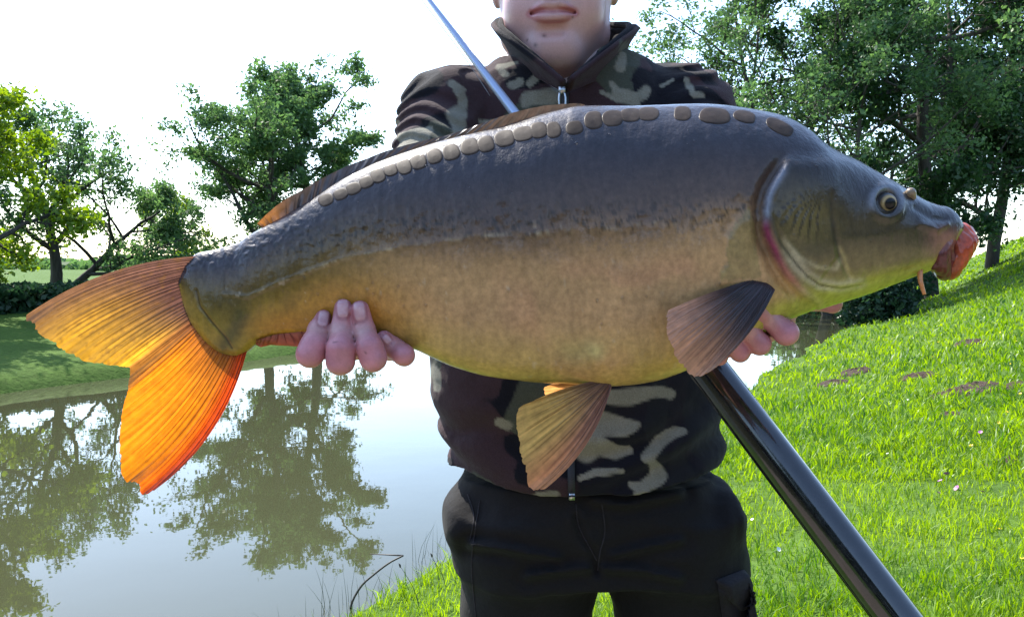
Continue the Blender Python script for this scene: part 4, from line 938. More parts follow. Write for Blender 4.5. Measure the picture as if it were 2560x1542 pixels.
fin('pectoral_fin', proot, pedge, lambda t: np.interp(t, [0, .5, 1], [4, 0, -14]), lambda t, r: 2 * FD - d0 - 0.002 - 0.012 * r, pcol, 12, FIN2, 'far pectoral fin hidden behind the belly', nt=100, nr=20)
vroot = [(1496, 950), (1508, 950), (1518, 953), (1526, 958), (1529, 964)]
vedge = [tuple(e) for e in spline([(1364, 987), (1330, 1003), (1297, 1020), (1291, 1061), (1295, 1106), (1302, 1140), (1311, 1172), (1325, 1221), (1340, 1227), (1364, 1221)], 50)]
vcol = lambda t, r, x, y: lerp(lerp(np.array([0.30, 0.17, 0.13]), np.array([0.62, 0.40, 0.14]), sstep(r, 0.1, 0.6)), lerp(np.array([0.30, 0.15, 0.13]), np.array([0.62, 0.25, 0.12]), sstep(r, 0.2, 0.9)), sstep(t, 0.55, 0.85))
dv = fdepth(1505, 945)
fin('pelvic_fin', vroot, vedge, lambda t: np.interp(t, [0, .5, 1], [3, 0, -26]), lambda t, r: dv + 0.008 - 0.016 * r, vcol, 18, FIN, 'near pelvic fin hanging below the belly, tan with orange streaks')
fin('pelvic_fin', vroot, [(1392, 955), (1372, 962), (1358, 968), (1362, 985), (1385, 1010), (1410, 1030)], lambda t: 0 * t, lambda t, r: FD + 0.018 + 0.006 * r, lambda t, r, x, y: lerp(np.array([0.5, 0.2, 0.06]), np.array([0.75, 0.34, 0.10]), r), 9, FIN, 'far pelvic fin, orange tip peeking behind the near one', nt=90, nr=24)
fin('anal_fin', [(790, 822), (740, 830), (690, 836), (655, 846), (640, 850)], [(800, 872), (760, 870), (740, 866), (677, 862), (652, 868), (640, 862)], lambda t: 0 * t, lambda t, r: FD - 0.010 + 0.004 * r, lambda t, r, x, y: lerp(np.array([0.30, 0.07, 0.05]), np.array([0.42, 0.06, 0.02]), r), 10, FIN2, 'dark red anal fin folded under the tail root', nt=90, nr=20)

# --- beads of water on the flank
m, n_, l_, b_ = mat_new('water_bead'); b_.inputs['Base Color'].default_value = (1, 1, 1, 1); b_.inputs['Roughness'].default_value = 0.0; b_.inputs['IOR'].default_value = 1.33; b_.inputs['Transmission Weight'].default_value = 1.0
rs = np.random.RandomState(21); dr = []
while len(dr) < 150:
    x = 560 + 1650 * rs.rand(); top_, bot_ = np.interp(x, FX, YT), np.interp(x, FX, YB); y = top_ + (bot_ - top_) * (0.08 + 0.72 * rs.rand() ** 1.3); h, nn = hit(FISH_T, x, y)
    if h is None or np.hypot(x - EYE[0], y - EYE[1]) < 45: continue
    r = 0.0005 + 0.0009 * rs.rand() ** 3; e1 = np.cross(nn, [0.2, 0.1, 1]); e1 /= np.linalg.norm(e1); e2 = np.cross(nn, e1); VV_ = [h + nn * r * 0.65]
    for q, hgt in ((0.6, 0.5), (1.0, -0.15)):
        for a in np.linspace(0, 2 * np.pi, 7, endpoint=False): VV_.append(h + (e1 * math.cos(a) + e2 * math.sin(a) * 1.25) * r * q + nn * r * hgt)
    k = np.arange(7); dr.append((np.array(VV_), [np.stack([0 * k, 1 + k, 1 + (k + 1) % 7], 1), np.stack([1 + k, 8 + k, 8 + (k + 1) % 7, 1 + (k + 1) % 7], 1)]))
V, F = merge(dr); tag(mk('water_bead', V, F, m, fish), kind='stuff')

# ---------------------------------------------------------------- the man
FOOT = P(1440, 1200, 1.13); FOOT[2] = 0.02
man = empty('person', FOOT, 'person in brown camouflage fleece and black cargo trousers holding out a big carp', 'person')
def rotz(a): return np.array([[math.cos(a), -math.sin(a), 0], [math.sin(a), math.cos(a), 0], [0, 0, 1.0]])
# --- head (fine field); local frame: x to the picture's right, y away from the camera, z up, origin between the lips
MO = P(1381, 24, 1.0); HR = rotz(math.radians(-5)) @ np.array([[1, 0, 0], [0, math.cos(0.05), -math.sin(0.05)], [0, math.sin(0.05), math.cos(0.05)]])
def H(x, y, z): return MO + HR @ np.array([x, y, z], float)
lo = MO + [-0.11, -0.05, -0.24]; hi = MO + [0.11, 0.25, 0.25]
f = Field(lo, hi, 0.0022)
f.ell(H(0, 0.104, 0.098), (0.076, 0.098, 0.088), 0, rot=HR)
f.ell(H(0, 0.070, 0.045), (0.063, 0.062, 0.085), 0.025, rot=HR)
f.ell(H(0, 0.036, -0.002), (0.041, 0.036, 0.046), 0.022, rot=HR)
f.cap(H(-0.012, 0.033, -0.046), H(0.012, 0.033, -0.046), 0.0245, 0.0245, 0.018)
for s in (-1, 1):
    f.cap(H(0.010 * s, 0.034, -0.044), H(0.050 * s, 0.092, -0.012), 0.0205, 0.020, 0.02)
    f.cap(H(0.050 * s, 0.092, -0.012), H(0.060 * s, 0.104, 0.05), 0.020, 0.018, 0.02)
    f.ell(H(0.036 * s, 0.052, 0.012), (0.030, 0.034, 0.045), 0.02, rot=HR)
    f.ell(H(0.041 * s, 0.032, 0.060), (0.022, 0.02, 0.016), 0.015, rot=HR)
    f.ell(H(0.030 * s, 0.018, 0.084), (0.019, 0.014, 0.014), 0.008, sub=True, rot=HR)
    f.cap(H(0.018 * s, 0.012, 0.106), H(0.052 * s, 0.028, 0.108), 0.008, 0.007, 0.012)
    # ear
    f.ell(H(0.080 * s, 0.112, 0.062), (0.010, 0.018, 0.030), 0.006, rot=HR); f.ell(H(0.086 * s, 0.106, 0.066), (0.005, 0.009, 0.017), 0.004, sub=True, rot=HR)
# nose
f.cap(H(0, 0.012, 0.094), H(0, -0.016, 0.046), 0.008, 0.0115, 0.010)
for s in (-1, 1): f.ell(H(0.013 * s, -0.004, 0.040), (0.009, 0.010, 0.008), 0.006, rot=HR)
# lips
upl = [H(-0.0275, 0.0150, -0.0012), H(-0.018, 0.0060, 0.0032), H(-0.007, 0.0005, 0.0065), H(0, 0.0012, 0.0052), H(0.007, 0.0005, 0.0065), H(0.018, 0.0060, 0.0032), H(0.0275, 0.0150, -0.0012)]
lol = [H(-0.0255, 0.0150, -0.0025), H(-0.015, 0.0055, -0.0075), H(0, 0.0015, -0.0098), H(0.015, 0.0055, -0.0075), H(0.0255, 0.0150, -0.0025)]
up_s = spline(upl, 24); lo_s = spline(lol, 24)
for i in range(23):
    w = math.sin(math.pi * (i + 0.5) / 23); f.cap(up_s[i], up_s[i + 1], 0.0026 + 0.0030 * w, 0.0026 + 0.0030 * w, 0.003); f.cap(lo_s[i], lo_s[i + 1], 0.0024 + 0.0044 * w, 0.0024 + 0.0044 * w, 0.003)
ml = spline([H(-0.030, 0.0130, -0.0022), H(-0.017, 0.0015, -0.0012), H(-0.007, -0.0045, -0.0018), H(0, -0.0050, -0.0026), H(0.007, -0.0045, -0.0018), H(0.017, 0.0015, -0.0012), H(0.030, 0.0130, -0.0022)], 30)
for i in range(29): f.cap(ml[i], ml[i + 1], 0.0017, 0.0017, 0.002, sub=True)
f.ell(H(0, 0.0035, -0.0235), (0.017, 0.0065, 0.0065), 0.010, sub=True, rot=HR)      # dip under the lower lip
f.cap(H(0, -0.004, 0.014), H(0, -0.008, 0.028), 0.0028, 0.0028, 0.005, sub=True)     # philtrum
# neck and throat
f.cap(H(0, 0.088, -0.02), H(0.004, 0.118, -0.20), 0.052, 0.058, 0.022)
f.ell(H(0, 0.070, -0.088), (0.013, 0.016, 0.020), 0.02)
V1, F1 = f.mesh()
def near_pts(V, pts, r):
    d = np.full(len(V), 1e9)
    for a in pts: d = np.minimum(d, np.linalg.norm(V - a, axis=1))
    return np.exp(-(d / r) ** 2)
L = (V1 - MO) @ HR                                         # local coordinates
c1 = np.tile([0.52, 0.31, 0.285], (len(V1), 1)); n1 = fbm(V1, 60, 3) - 0.5; n2 = fbm(V1, 260, 3) - 0.5
c1 = c1 * (1 + 0.18 * n1 + 0.10 * n2)[:, None]
stub = sstep(-L[:, 2], 0.012, 0.045) * (1 - sstep(-L[:, 2], 0.085, 0.11)); c1 = lerp(c1, np.array([0.40, 0.28, 0.25]), 0.45 * stub * sstep(np.abs(L[:, 0]), 0.0, 0.05))
cheek = np.exp(-((np.abs(L[:, 0]) - 0.045) / 0.02) ** 2 - ((L[:, 2] - 0.03) / 0.03) ** 2); c1 = lerp(c1, np.array([0.58, 0.30, 0.27]), 0.4 * cheek)
lipm = np.clip(near_pts(V1, up_s, 0.0062) + near_pts(V1, lo_s, 0.0080), 0, 1) * (L[:, 1] < 0.02); c1 = lerp(c1, np.array([0.40, 0.135, 0.145]), sstep(lipm, 0.30, 0.62) * 0.8)
c1 = lerp(c1, np.array([0.30, 0.06, 0.075]), 0.8 * near_pts(V1, ml, 0.0026))
def face_pt(px, py):
    q = proj(V1); d = np.hypot(q[0] - px, q[1] - py) + 1e3 * (q[2] > 1.09); return V1[np.argmin(d)]
for (mxp, myp, r) in [(1361, 90, 0.0028), (1339, 114, 0.0026), (1433, 43, 0.0014), (1318, 101, 0.0018)]:
    d = np.linalg.norm(V1 - face_pt(mxp, myp), axis=1); c1 = lerp(c1, np.array([0.11, 0.055, 0.05]), 0.85 * np.exp(-(d / r) ** 2))
# --- hands
def finger(f, pts, rad, k=0.004):
    pts = [np.array(p) for p in pts]
    for i in range(len(pts) - 1): f.cap(pts[i], pts[i + 1], rad[i], rad[i + 1], 0.0035)
def px_r(r, d): return 0.965 * r * d / FPX
hands_V, hands_F, hands_C = [], [], []; NAILS = []
def surf(px, py, r, extra=0.0):
    """depth at which a finger of radius r (px) rests on the flank"""
    d = fdepth(px, py); return d - px_r(r, d) * 0.82 - extra
def hand(fingers, palm_pts, wrist, elbow_dir, thumb, seed):
    allp = [p for fg in fingers for p in fg['p']] + [q[0] for q in palm_pts] + [wrist, wrist + elbow_dir] + [t[0] for t in thumb]
    lo = np.min(allp, axis=0) - 0.03; hi = np.max(allp, axis=0) + 0.03
    fl = Field(lo, hi, 0.0015)
    fl2 = fl
    for fg in fingers:
        one = Field(np.min(fg['p'], axis=0) - 0.02, np.max(fg['p'], axis=0) + 0.02, 0.0015); finger(one, fg['p'], fg['r'])
        a = np.round((one.lo - fl.lo) / fl.vox).astype(int); one.lo = fl.lo + a * fl.vox
        one.d[:] = 10.0; finger(one, fg['p'], fg['r'])
        b = np.minimum(a + one.n, fl.n); s0 = np.maximum(a, 0); o0 = s0 - a; sl = tuple(slice(i, j) for i, j in zip(s0, b)); so = tuple(slice(i, i + (j - k)) for i, j, k in zip(o0, b, s0))
        d = fl.d[sl]; v = one.d[so]; k = 0.0004; h = np.clip(0.5 + 0.5 * (v - d) / k, 0, 1); fl.d[sl] = v * (1 - h) + d * h - k * h * (1 - h)
    for (p, r) in palm_pts: pass
    for i in range(len(palm_pts) - 1): fl.cap(palm_pts[i][0], palm_pts[i + 1][0], palm_pts[i][1], palm_pts[i + 1][1], 0.008)
    fl.cap(palm_pts[len(palm_pts) // 2][0], wrist, 0.024, 0.027, 0.012); fl.cap(wrist, wrist + elbow_dir, 0.027, 0.031, 0.01)
    for i in range(len(thumb) - 1): fl.cap(thumb[i][0], thumb[i + 1][0], thumb[i][1], thumb[i + 1][1], 0.006)
    def wrinkle(p):
        g = 0.0007 * (fbm(p, 140, 2) - 0.5) + 0.0003 * (fbm(p, 500, 2) - 0.5)
        for fg in fingers:
            a = fg['p'][0] - fg['p'][1]; a = a / np.linalg.norm(a); q = p - fg['p'][1]; s = q @ a + 0.0008 * (fbm(p, 120, 1) - 0.5) * 2
            near = np.exp(-(np.linalg.norm(q, axis=1) / 0.013) ** 4)
            g = g + near * (0.0007 * np.exp(-((s - 0.001) / 0.0007) ** 2) + 0.0005 * np.exp(-((s + 0.0022) / 0.0006) ** 2) - 0.0004 * np.exp(-(s / 0.004) ** 2))
        return g
    fl.displace(wrinkle, 0.008)
    V, F = fl.mesh(); n1 = fbm(V, 70, 3) - 0.5; n2 = fbm(V, 220, 3) - 0.5
    c = np.tile([0.47, 0.20, 0.24], (len(V), 1)) * (1 + 0.6 * n1 + 0.3 * n2)[:, None]
    for fg in fingers:
        ti, di, pi = fg['p'][0], fg['p'][1], fg['p'][2]
        c = lerp(c, np.array([0.50, 0.37, 0.29]), 0.7 * np.exp(-(np.linalg.norm(V - (di + [0, -0.006, 0]), axis=1) / 0.0085) ** 2))
        c = lerp(c, np.array([0.47, 0.15, 0.16]), 0.6 * np.exp(-(np.linalg.norm(V - (0.5 * ti + 0.5 * di), axis=1) / 0.008) ** 2)); c = lerp(c, np.array([0.45, 0.16, 0.17]), 0.55 * np.exp(-(np.linalg.norm(V - pi, axis=1) / 0.013) ** 2))
        c = lerp(c, np.array([0.42, 0.10, 0.12]), 0.5 * np.exp(-(np.linalg.norm(V - (0.35 * di + 0.65 * pi), axis=1) / 0.007) ** 2) * sstep(n1, -0.05, 0.1))
    for fg in fingers:
        if 'nail' in fg:
            cx, cy, rx, ry, ang = fg['nail']; qx, qy, qd = proj(V); ux, uy = qx - cx, qy - cy; ex = (ux * math.cos(ang) + uy * math.sin(ang)) / (rx + 2.5); ey = (-ux * math.sin(ang) + uy * math.cos(ang)) / (ry + 3)
            rr = (np.abs(ex) ** 3 + np.abs(ey) ** 3) ** (1 / 3); on = np.exp(-((rr - 1.0) / 0.16) ** 2) * (qd < 0.60); c = lerp(c, np.array([0.24, 0.07, 0.075]), 0.7 * on)
    spk = sstep(vnoise(V, 260), 0.93, 0.97); c = lerp(c, np.array([0.10, 0.03, 0.03]), 0.7 * spk)
    hands_V.append(V); hands_F.append(F); hands_C.append(c)
def F_(px, py, r, d): return np.array(P(px, py, d)), px_r(r, d)
def mkfinger(spec_, mcp):
    ps, rs_ = [], []
    for (px, py, r, d) in spec_: ps.append(P(px, py, d)); rs_.append(px_r(r, d))
    ps.append(np.array(mcp[0])); rs_.append(mcp[1]); return ps, rs_
dT = lambda x, y, r: surf(x, y, r)
fs = []
i0, i1 = dT(808, 793, 20), dT(800, 818, 25)
sp_ = [(808, 794, 21, i0), (797, 826, 27, min(i1, 0.59)), (785, 862, 33, 0.582), (776, 884, 34, 0.580)]; p_, r_ = mkfinger(sp_, (P(800, 862, 0.645), 0.0100)); fs.append(dict(p=p_, r=r_, nail=(809, 795, 14, 20, 0.12)))
sp_ = [(858, 769, 23, dT(858, 770, 23)), (853, 829, 28, min(dT(852, 815, 26), 0.588)), (852, 872, 35, 0.576), (851, 902, 35, 0.577)]; p_, r_ = mkfinger(sp_, (P(862, 866, 0.645), 0.0104)); fs.append(dict(p=p_, r=r_, nail=(857, 770, 15, 24, -0.02)))
sp_ = [(900, 775, 25, dT(900, 776, 25)), (912, 829, 27, min(dT(910, 815, 26), 0.588)), (924, 868, 33, 0.578), (933, 896, 33, 0.578)]; p_, r_ = mkfinger(sp_, (P(920, 868, 0.645), 0.0100)); fs.append(dict(p=p_, r=r_, nail=(899, 777, 15, 25, -0.12)))
sp_ = [(961, 848, 23, dT(960, 838, 23) - 0.002), (985, 869, 25, dT(975, 848, 24) - 0.001), (1010, 888, 26, 0.588)]; p_, r_ = mkfinger(sp_, (P(985, 872, 0.65), 0.0092)); fs.append(dict(p=p_, r=r_, nail=(967, 848, 9, 12, -0.7)))
WR = P(905, 660, 0.745)
hand(fs, [(P(795, 850, 0.662), 0.014), (P(870, 852, 0.668), 0.015), (P(975, 858, 0.664), 0.0125), (P(960, 790, 0.690), 0.016), (P(890, 770, 0.695), 0.02), (P(815, 790, 0.685), 0.016)], WR, P(985, 600, 0.83) - WR,
     [(P(830, 740, 0.700), 0.016), (P(775, 715, 0.685), 0.0125), (P(752, 690, 0.675), 0.010)], 1)
NAILS += [(fg['nail'], fg['p'][0], fg['r'][0], fg['p'][1]) for fg in fs]
fs = []
sp_ = [(1888, 772, 20, fdepth(1880, 760) + 0.004), (1915, 790, 27, 0.592), (1966, 833, 30, 0.588)]; p_, r_ = mkfinger(sp_, (P(1945, 812, 0.652), 0.0112)); fs.append(dict(p=p_, r=r_))
sp_ = [(1842, 798, 20, fdepth(1835, 790) + 0.004), (1865, 822, 26, 0.592), (1899, 860, 27, 0.592)]; p_, r_ = mkfinger(sp_, (P(1885, 838, 0.652), 0.0112)); fs.append(dict(p=p_, r=r_))
sp_ = [(1795, 815, 21, fdepth(1795, 815) - 0.003), (1820, 846, 25, 0.594), (1850, 880, 24, 0.596)]; p_, r_ = mkfinger(sp_, (P(1840, 862, 0.652), 0.0108)); fs.append(dict(p=p_, r=r_))
sp_ = [(1770, 845, 19, fdepth(1770, 845) - 0.003), (1785, 868, 22, 0.598), (1798, 892, 20, 0.604)]; p_, r_ = mkfinger(sp_, (P(1800, 872, 0.652), 0.0098)); fs.append(dict(p=p_, r=r_))
WR2 = P(1880, 640, 0.755)
hand(fs, [(P(1945, 800, 0.672), 0.014), (P(1885, 822, 0.674), 0.015), (P(1800, 850, 0.668), 0.0125), (P(1830, 770, 0.700), 0.016), (P(1890, 750, 0.706), 0.02), (P(1950, 770, 0.700), 0.016)], WR2, P(1860, 590, 0.85) - WR2,
     [(P(1960, 740, 0.706), 0.017), (P(2030, 738, 0.692), 0.0125), (P(2080, 758, 0.684), 0.0088)], 2)
# --- arms, trunk and legs under the clothes (coarse)
SH_L = P(1150, 285, 1.13); SH_R = P(1690, 285, 1.13); EL_L = P(1075, 520, 0.99); EL_R = P(1800, 520, 0.99)
f = Field((-0.45, 0.66, 0.0), (0.55, 1.40, 1.50), 0.008)
f.cap(P(1400, 230, 1.14), P(1405, 700, 1.14), 0.095, 0.09, 0.05); f.cap(SH_L, SH_R, 0.05, 0.05, 0.05); f.cap(H(0.002, 0.105, -0.10), P(1402, 260, 1.14), 0.05, 0.06, 0.03)
f.chain([SH_L, EL_L, WR], [0.045, 0.038, 0.028], 0.02); f.chain([SH_R, EL_R, WR2], [0.045, 0.038, 0.028], 0.02)
LEGS = [(P(1330, 1270, 1.14), P(1318, 1560, 1.13), np.array([P(1312, 1560, 1.12)[0], 1.16, 0.09])), (P(1570, 1270, 1.14), P(1718, 1560, 1.13), np.array([P(1760, 1560, 1.12)[0], 1.16, 0.09]))]
f.cap(P(1405, 700, 1.14), P(1455, 1200, 1.14), 0.085, 0.07, 0.03)
for a, b, c in LEGS: f.chain([a, b, c], [0.06, 0.05, 0.034], 0.02)
V2, F2 = f.mesh(); c2 = np.tile([0.5, 0.32, 0.28], (len(V2), 1))
V, F = merge([(V1, F1), (V2, F2)] + list(zip(hands_V, hands_F)))
m, n_, l_, b_ = mat_new('skin'); col_times_noise(n_, l_, b_, 500, 0.9, 1.08)
b_.inputs['Roughness'].default_value = 0.36; b_.inputs['Subsurface Weight'].default_value = 0.1; b_.inputs['Subsurface Radius'].default_value = (1.0, 0.35, 0.2); b_.inputs['Subsurface Scale'].default_value = 0.004
zz = noise_node(n_, l_, 900, 4, 0.6); bump(n_, l_, b_, zz.outputs['Fac'], 0.25, 0.0006); SKIN = m
body = mk('body', V, F, SKIN, man, col=np.vstack([c1, c2] + hands_C))
# nails
m, n_, l_, b_ = mat_new('fingernail'); z = noise_node(n_, l_, 200, 2); r = ramp(n_, [(0.3, (0.46, 0.235, 0.26)), (0.7, (0.54, 0.33, 0.34))]); l_.new(z.outputs['Fac'], r.inputs['Fac']); l_.new(r.outputs['Color'], b_.inputs['Base Color']); b_.inputs['Roughness'].default_value = 0.22; NAIL = m
hb = BVHTree.FromPolygons([tuple(v) for v in hands_V[0]], [tuple(q) for F_a in hands_F[0] for q in F_a])
for (nl, tip, tr, dip) in NAILS:
    cx, cy, rx, ry, ang = nl; na, nr = 14, 10; Vn = []
    for a in np.linspace(-1, 1, nr):
        for b in np.linspace(-1, 1, na):
            sx = rx * b * (1 - 0.10 * max(0, a) ** 2) * math.sqrt(max(0.05, 1 - 0.55 * abs(a) ** 3.0)); sy = ry * a
            X, Y = cx + sx * math.cos(ang) - sy * math.sin(ang), cy + sx * math.sin(ang) + sy * math.cos(ang); h, nn = hit(hb, X, Y)
            if h is None: h = P(X, Y, (tip - CAM) @ FWD - tr * 0.5); nn = np.array([0, -1.0, 0])
            edge = max(abs(a), abs(b)); Vn.append(h + nn * (0.0005 if edge < 0.99 else -0.0003))
    mk('fingernail', np.array(Vn), [grid_faces(nr, na)], NAIL, body)
# eyes and hair (above the picture's edge)
m, n_, l_, b_ = mat_new('eyeball'); a = n_.new('ShaderNodeVertexColor'); a.layer_name = 'Col'; l_.new(a.outputs['Color'], b_.inputs['Base Color']); b_.inputs['Roughness'].default_value = 0.1; EYEM = m
for s in (-1, 1):
    ea = HR @ np.array([0, -1.0, -0.1]); ec_ = H(0.030 * s, 0.026, 0.084); V, F, cc = eye_mesh(ec_, 0.0118, ea); dg = np.degrees(np.arccos(np.clip(((V - ec_) / 0.0118) @ (ea / np.linalg.norm(ea)), -1, 1)))[:, None]; eye_col = np.where(dg < 13, [0.004, 0.004, 0.004], np.where(dg < 30, [0.09, 0.05, 0.025], [0.62, 0.58, 0.56])); mk('eye', V, F, EYEM, man, col=eye_col)
f = Field(MO + [-0.12, -0.04, -0.02], MO + [0.12, 0.25, 0.27], 0.004)
f.ell(H(0, 0.112, 0.108), (0.083, 0.104, 0.088), 0, rot=HR)
f.apply(lambda p: (((p - MO) @ HR) @ np.array([0, 0.80, 0.60]) - 0.112), MO - 0.3, MO + 0.4, 0.01, sub=True) if False else None
f.d = np.maximum(f.d, -(((f.box(f.lo, f.lo + f.vox * (f.n - 1))[1] - MO) @ HR) @ np.array([0, 0.80, 0.60]) - 0.112).astype(np.float32)[:f.n[0], :f.n[1], :f.n[2]])
f.displace(lambda p: 0.008 * (fbm(p * np.array([1, 1, 0.4]), 90, 3) - 0.5), 0.012)
V, F = f.mesh(); m, n_, l_, b_ = mat_new('hair'); z = noise_node(n_, l_, 120, 4, stretch=(1, 1, 0.2)); r = ramp(n_, [(0.3, (0.012, 0.008, 0.005)), (0.7, (0.05, 0.032, 0.02))]); l_.new(z.outputs['Fac'], r.inputs['Fac']); l_.new(r.outputs['Color'], b_.inputs['Base Color']); b_.inputs['Roughness'].default_value = 0.5; bump(n_, l_, b_, z.outputs['Fac'], 0.8, 0.01)
mk('hair', V, F, m, man)

# --- jacket
ROWS = [(120, 1330, 1480, .06), (150, 1262, 1565, .075), (175, 1222, 1620, .088), (215, 1180, 1662, .102), (280, 1150, 1692, .112), (400, 1120, 1725, .122), (650, 1095, 1745, .122), (850, 1080, 1775, .124), (930, 1080, 1790, .126), (1010, 1085, 1797, .128), (1060, 1100, 1800, .129), (1110, 1124, 1797, .130), (1165, 1128, 1790, .132), (1215, 1140, 1786, .132), (1260, 1150, 1780, .130)]
ty = 1.135
rz_ = np.array([P(1400, r[0], ty)[2] for r in ROWS])[::-1]; rxl = np.array([P(r[1], r[0], ty)[0] for r in ROWS])[::-1]; rxr = np.array([P(r[2], r[0], ty)[0] for r in ROWS])[::-1]; rb = np.array([r[3] for r in ROWS])[::-1]
f = Field((-0.32, 0.66, 0.78), (0.46, 1.32, 1.56), 0.0031)
def torso(p):
    z = p[..., 2]; xl = np.interp(z, rz_, rxl); xr = np.interp(z, rz_, rxr); b = np.interp(z, rz_, rb); a = 0.5 * (xr - xl); cx = 0.5 * (xl + xr)
    e = 2.5; q = (np.abs((p[..., 0] - cx) / a) ** e + np.abs((p[..., 1] - ty) / b) ** e) ** (1 / e); d = (q - 1) * np.minimum(a, b) * 0.9
    hemz = P(1400, 1246, 1.01)[2] + 0.028 * sstep(np.abs(p[..., 0] - 0.07), 0.03, 0.22) + 0.0 * z
    return np.maximum(np.maximum(d, hemz - z), z - P(1400, 118, ty)[2])
f.apply(torso, (-0.32, 0.9, 0.78), (0.46, 1.32, 1.56), 0)
f.chain([SH_L + [0.02, 0.01, 0.0], P(1128, 300, 1.09), EL_L, P(905, 655, 0.755)], [0.070, 0.0685, 0.060, 0.046], 0.012)
f.chain([SH_R + [-0.02, 0.01, 0.0], P(1712, 300, 1.09), EL_R, P(1880, 640, 0.765)], [0.070, 0.0685, 0.060, 0.046], 0.012)
# open collar: cut a V for the throat
zipt = P(1413, 222, 1.0)
f.cap(zipt + [0, -0.012, 0.004], H(0.004, 0.075, -0.03), 0.006, 0.078, 0.006, sub=True)
f.cap(H(0, 0.09, 0.0), H(0.004, 0.115, -0.115), 0.066, 0.064, 0.006, sub=True)
def folds(p):
    q = np.asarray(p); g = 0.0075 * (fbm(q * np.array([1, 1, 1.7]), 9, 3) - 0.5)
    arm = sstep(-q[:, 0], 0.02, 0.09) * sstep(q[:, 2], 1.30, 1.36) + sstep(q[:, 0], 0.19, 0.24) * sstep(q[:, 2], 1.30, 1.36)
    w = 0.35 * (fbm(q, 7, 2) - 0.5); rid = np.sin((q[:, 2] * 1.0 + 0.35 * np.abs(q[:, 0] - 0.07) + w) * 150); g += arm * 0.0042 * (np.abs(rid) ** 0.5 * np.sign(rid)) * 0.6 
    waist = sstep(-q[:, 2], -1.06, -0.98); ridw = np.sin((q[:, 2] + 0.06 * np.sin(q[:, 0] * 9 + 1) + 0.3 * w) * 105); g += waist * 0.0035 * ridw * (0.4 + fbm(q, 5, 2))
    g += 0.0009 * (fbm(q, 130, 2) - 0.5)
    return g
f.displace(folds, 0.02)
VJ, FJ = f.mesh(); qx, qy, qd = proj(VJ)
# camouflage print: brown ground, black and sand-olive shapes
wv_ = np.stack([fbm(VJ + 3, 14, 2), fbm(VJ + 9, 14, 2), fbm(VJ + 15, 14, 2)], 1) * 0.09
nb = fbm(VJ * np.array([1, 1, 1.5]) + wv_, 13, 2); ns_ = fbm(VJ * np.array([1.1, 1, 1.5]) + wv_ + 21, 13, 2)
brown = np.array([0.040, 0.022, 0.026]); black = np.array([0.006, 0.006, 0.010]); sand = np.array([0.20, 0.19, 0.15]); olive = np.array([0.055, 0.060, 0.045])
cj = np.tile(brown, (len(VJ), 1)) * (0.85 + 0.3 * fbm(VJ, 30, 2))[:, None]
cj = lerp(cj, black, sstep(nb, 0.50, 0.52)); cj = lerp(cj, olive, sstep(fbm(VJ + wv_ + 40, 12, 2), 0.60, 0.62))
front = qd < 1.20
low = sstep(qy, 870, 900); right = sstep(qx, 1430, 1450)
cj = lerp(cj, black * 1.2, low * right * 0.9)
X, Y = qx + 22 * (fbm(VJ, 35, 1) - 0.5), qy + 22 * (fbm(VJ + 5, 35, 1) - 0.5)
SAND = [  # capsule chains (x, y, radius in pixels): pale shapes of the print
 [(1455, 985, 10), (1530, 995, 18), (1580, 992, 20), (1640, 978, 14), (1672, 985, 12)], [(1490, 1060, 34), (1555, 1060, 22), (1590, 1062, 13)], [(1470, 1105, 30), (1530, 1130, 22), (1568, 1125, 12)], [(1450, 1080, 40), (1470, 1120, 35)],
 [(1440, 1188, 7), (1490, 1180, 9), (1550, 1182, 7)], [(1625, 1135, 18), (1650, 1105, 17), (1700, 1080, 11)], [(1635, 1150, 10), (1640, 1190, 22), (1600, 1215, 12), (1575, 1212, 7)], [(1640, 1195, 20), (1590, 1232, 7)],
 [(1340, 1236, 14), (1390, 1240, 12)], [(1255, 1060, 12), (1275, 1068, 12)], [(1088, 930, 14), (1090, 965, 12)],
 [(1128, 215, 12), (1150, 232, 10)], [(1138, 235, 12), (1152, 262, 10), (1160, 280, 12)], [(1142, 285, 20), (1150, 315, 18), (1148, 340, 16)], [(1275, 218, 12), (1300, 208, 11)], [(1325, 215, 10), (1345, 200, 9), (1352, 175, 6)], [(1262, 185, 9), (1245, 165, 9), (1290, 150, 6)],
 [(1310, 255, 18), (1380, 245, 18), (1388, 222, 7)], [(1522, 215, 7), (1535, 235, 12), (1590, 240, 13), (1615, 225, 12)], [(1495, 240, 5), (1540, 253, 6), (1590, 255, 9)], [(1545, 175, 14), (1560, 140, 10)], [(1722, 200, 8), (1728, 226, 8), (1755, 231, 7)], [(1655, 215, 6), (1680, 200, 5)]]
for ch in SAND:
    best = np.full(len(VJ), 9.0)
    for a, b in zip(ch[:-1], ch[1:]):
        ab = np.array([b[0] - a[0], b[1] - a[1]], float); t = np.clip(((X - a[0]) * ab[0] + (Y - a[1]) * ab[1]) / (ab @ ab + 1e-9), 0, 1); best = np.minimum(best, np.hypot(X - a[0] - t * ab[0], Y - a[1] - t * ab[1]) / (a[2] + (b[2] - a[2]) * t))
    cj = lerp(cj, sand * (0.85 + 0.3 * fbm(VJ, 80, 2))[:, None], (1 - sstep(best, 0.84, 1.16)) * front)
hid = (~front) | ((qy > 300) & (qy < 850)) ; cj = np.where((hid & (ns_ > 0.585))[:, None], sand, cj)
m, n_, l_, b_ = mat_new('fleece'); col_times_noise(n_, l_, b_, 600, 0.7, 1.25); b_.inputs['Roughness'].default_value = 0.95; b_.inputs['Specular IOR Level'].default_value = 0.15
b_.inputs['Sheen Weight'].default_value = 0.08; b_.inputs['Sheen Roughness'].default_value = 0.5
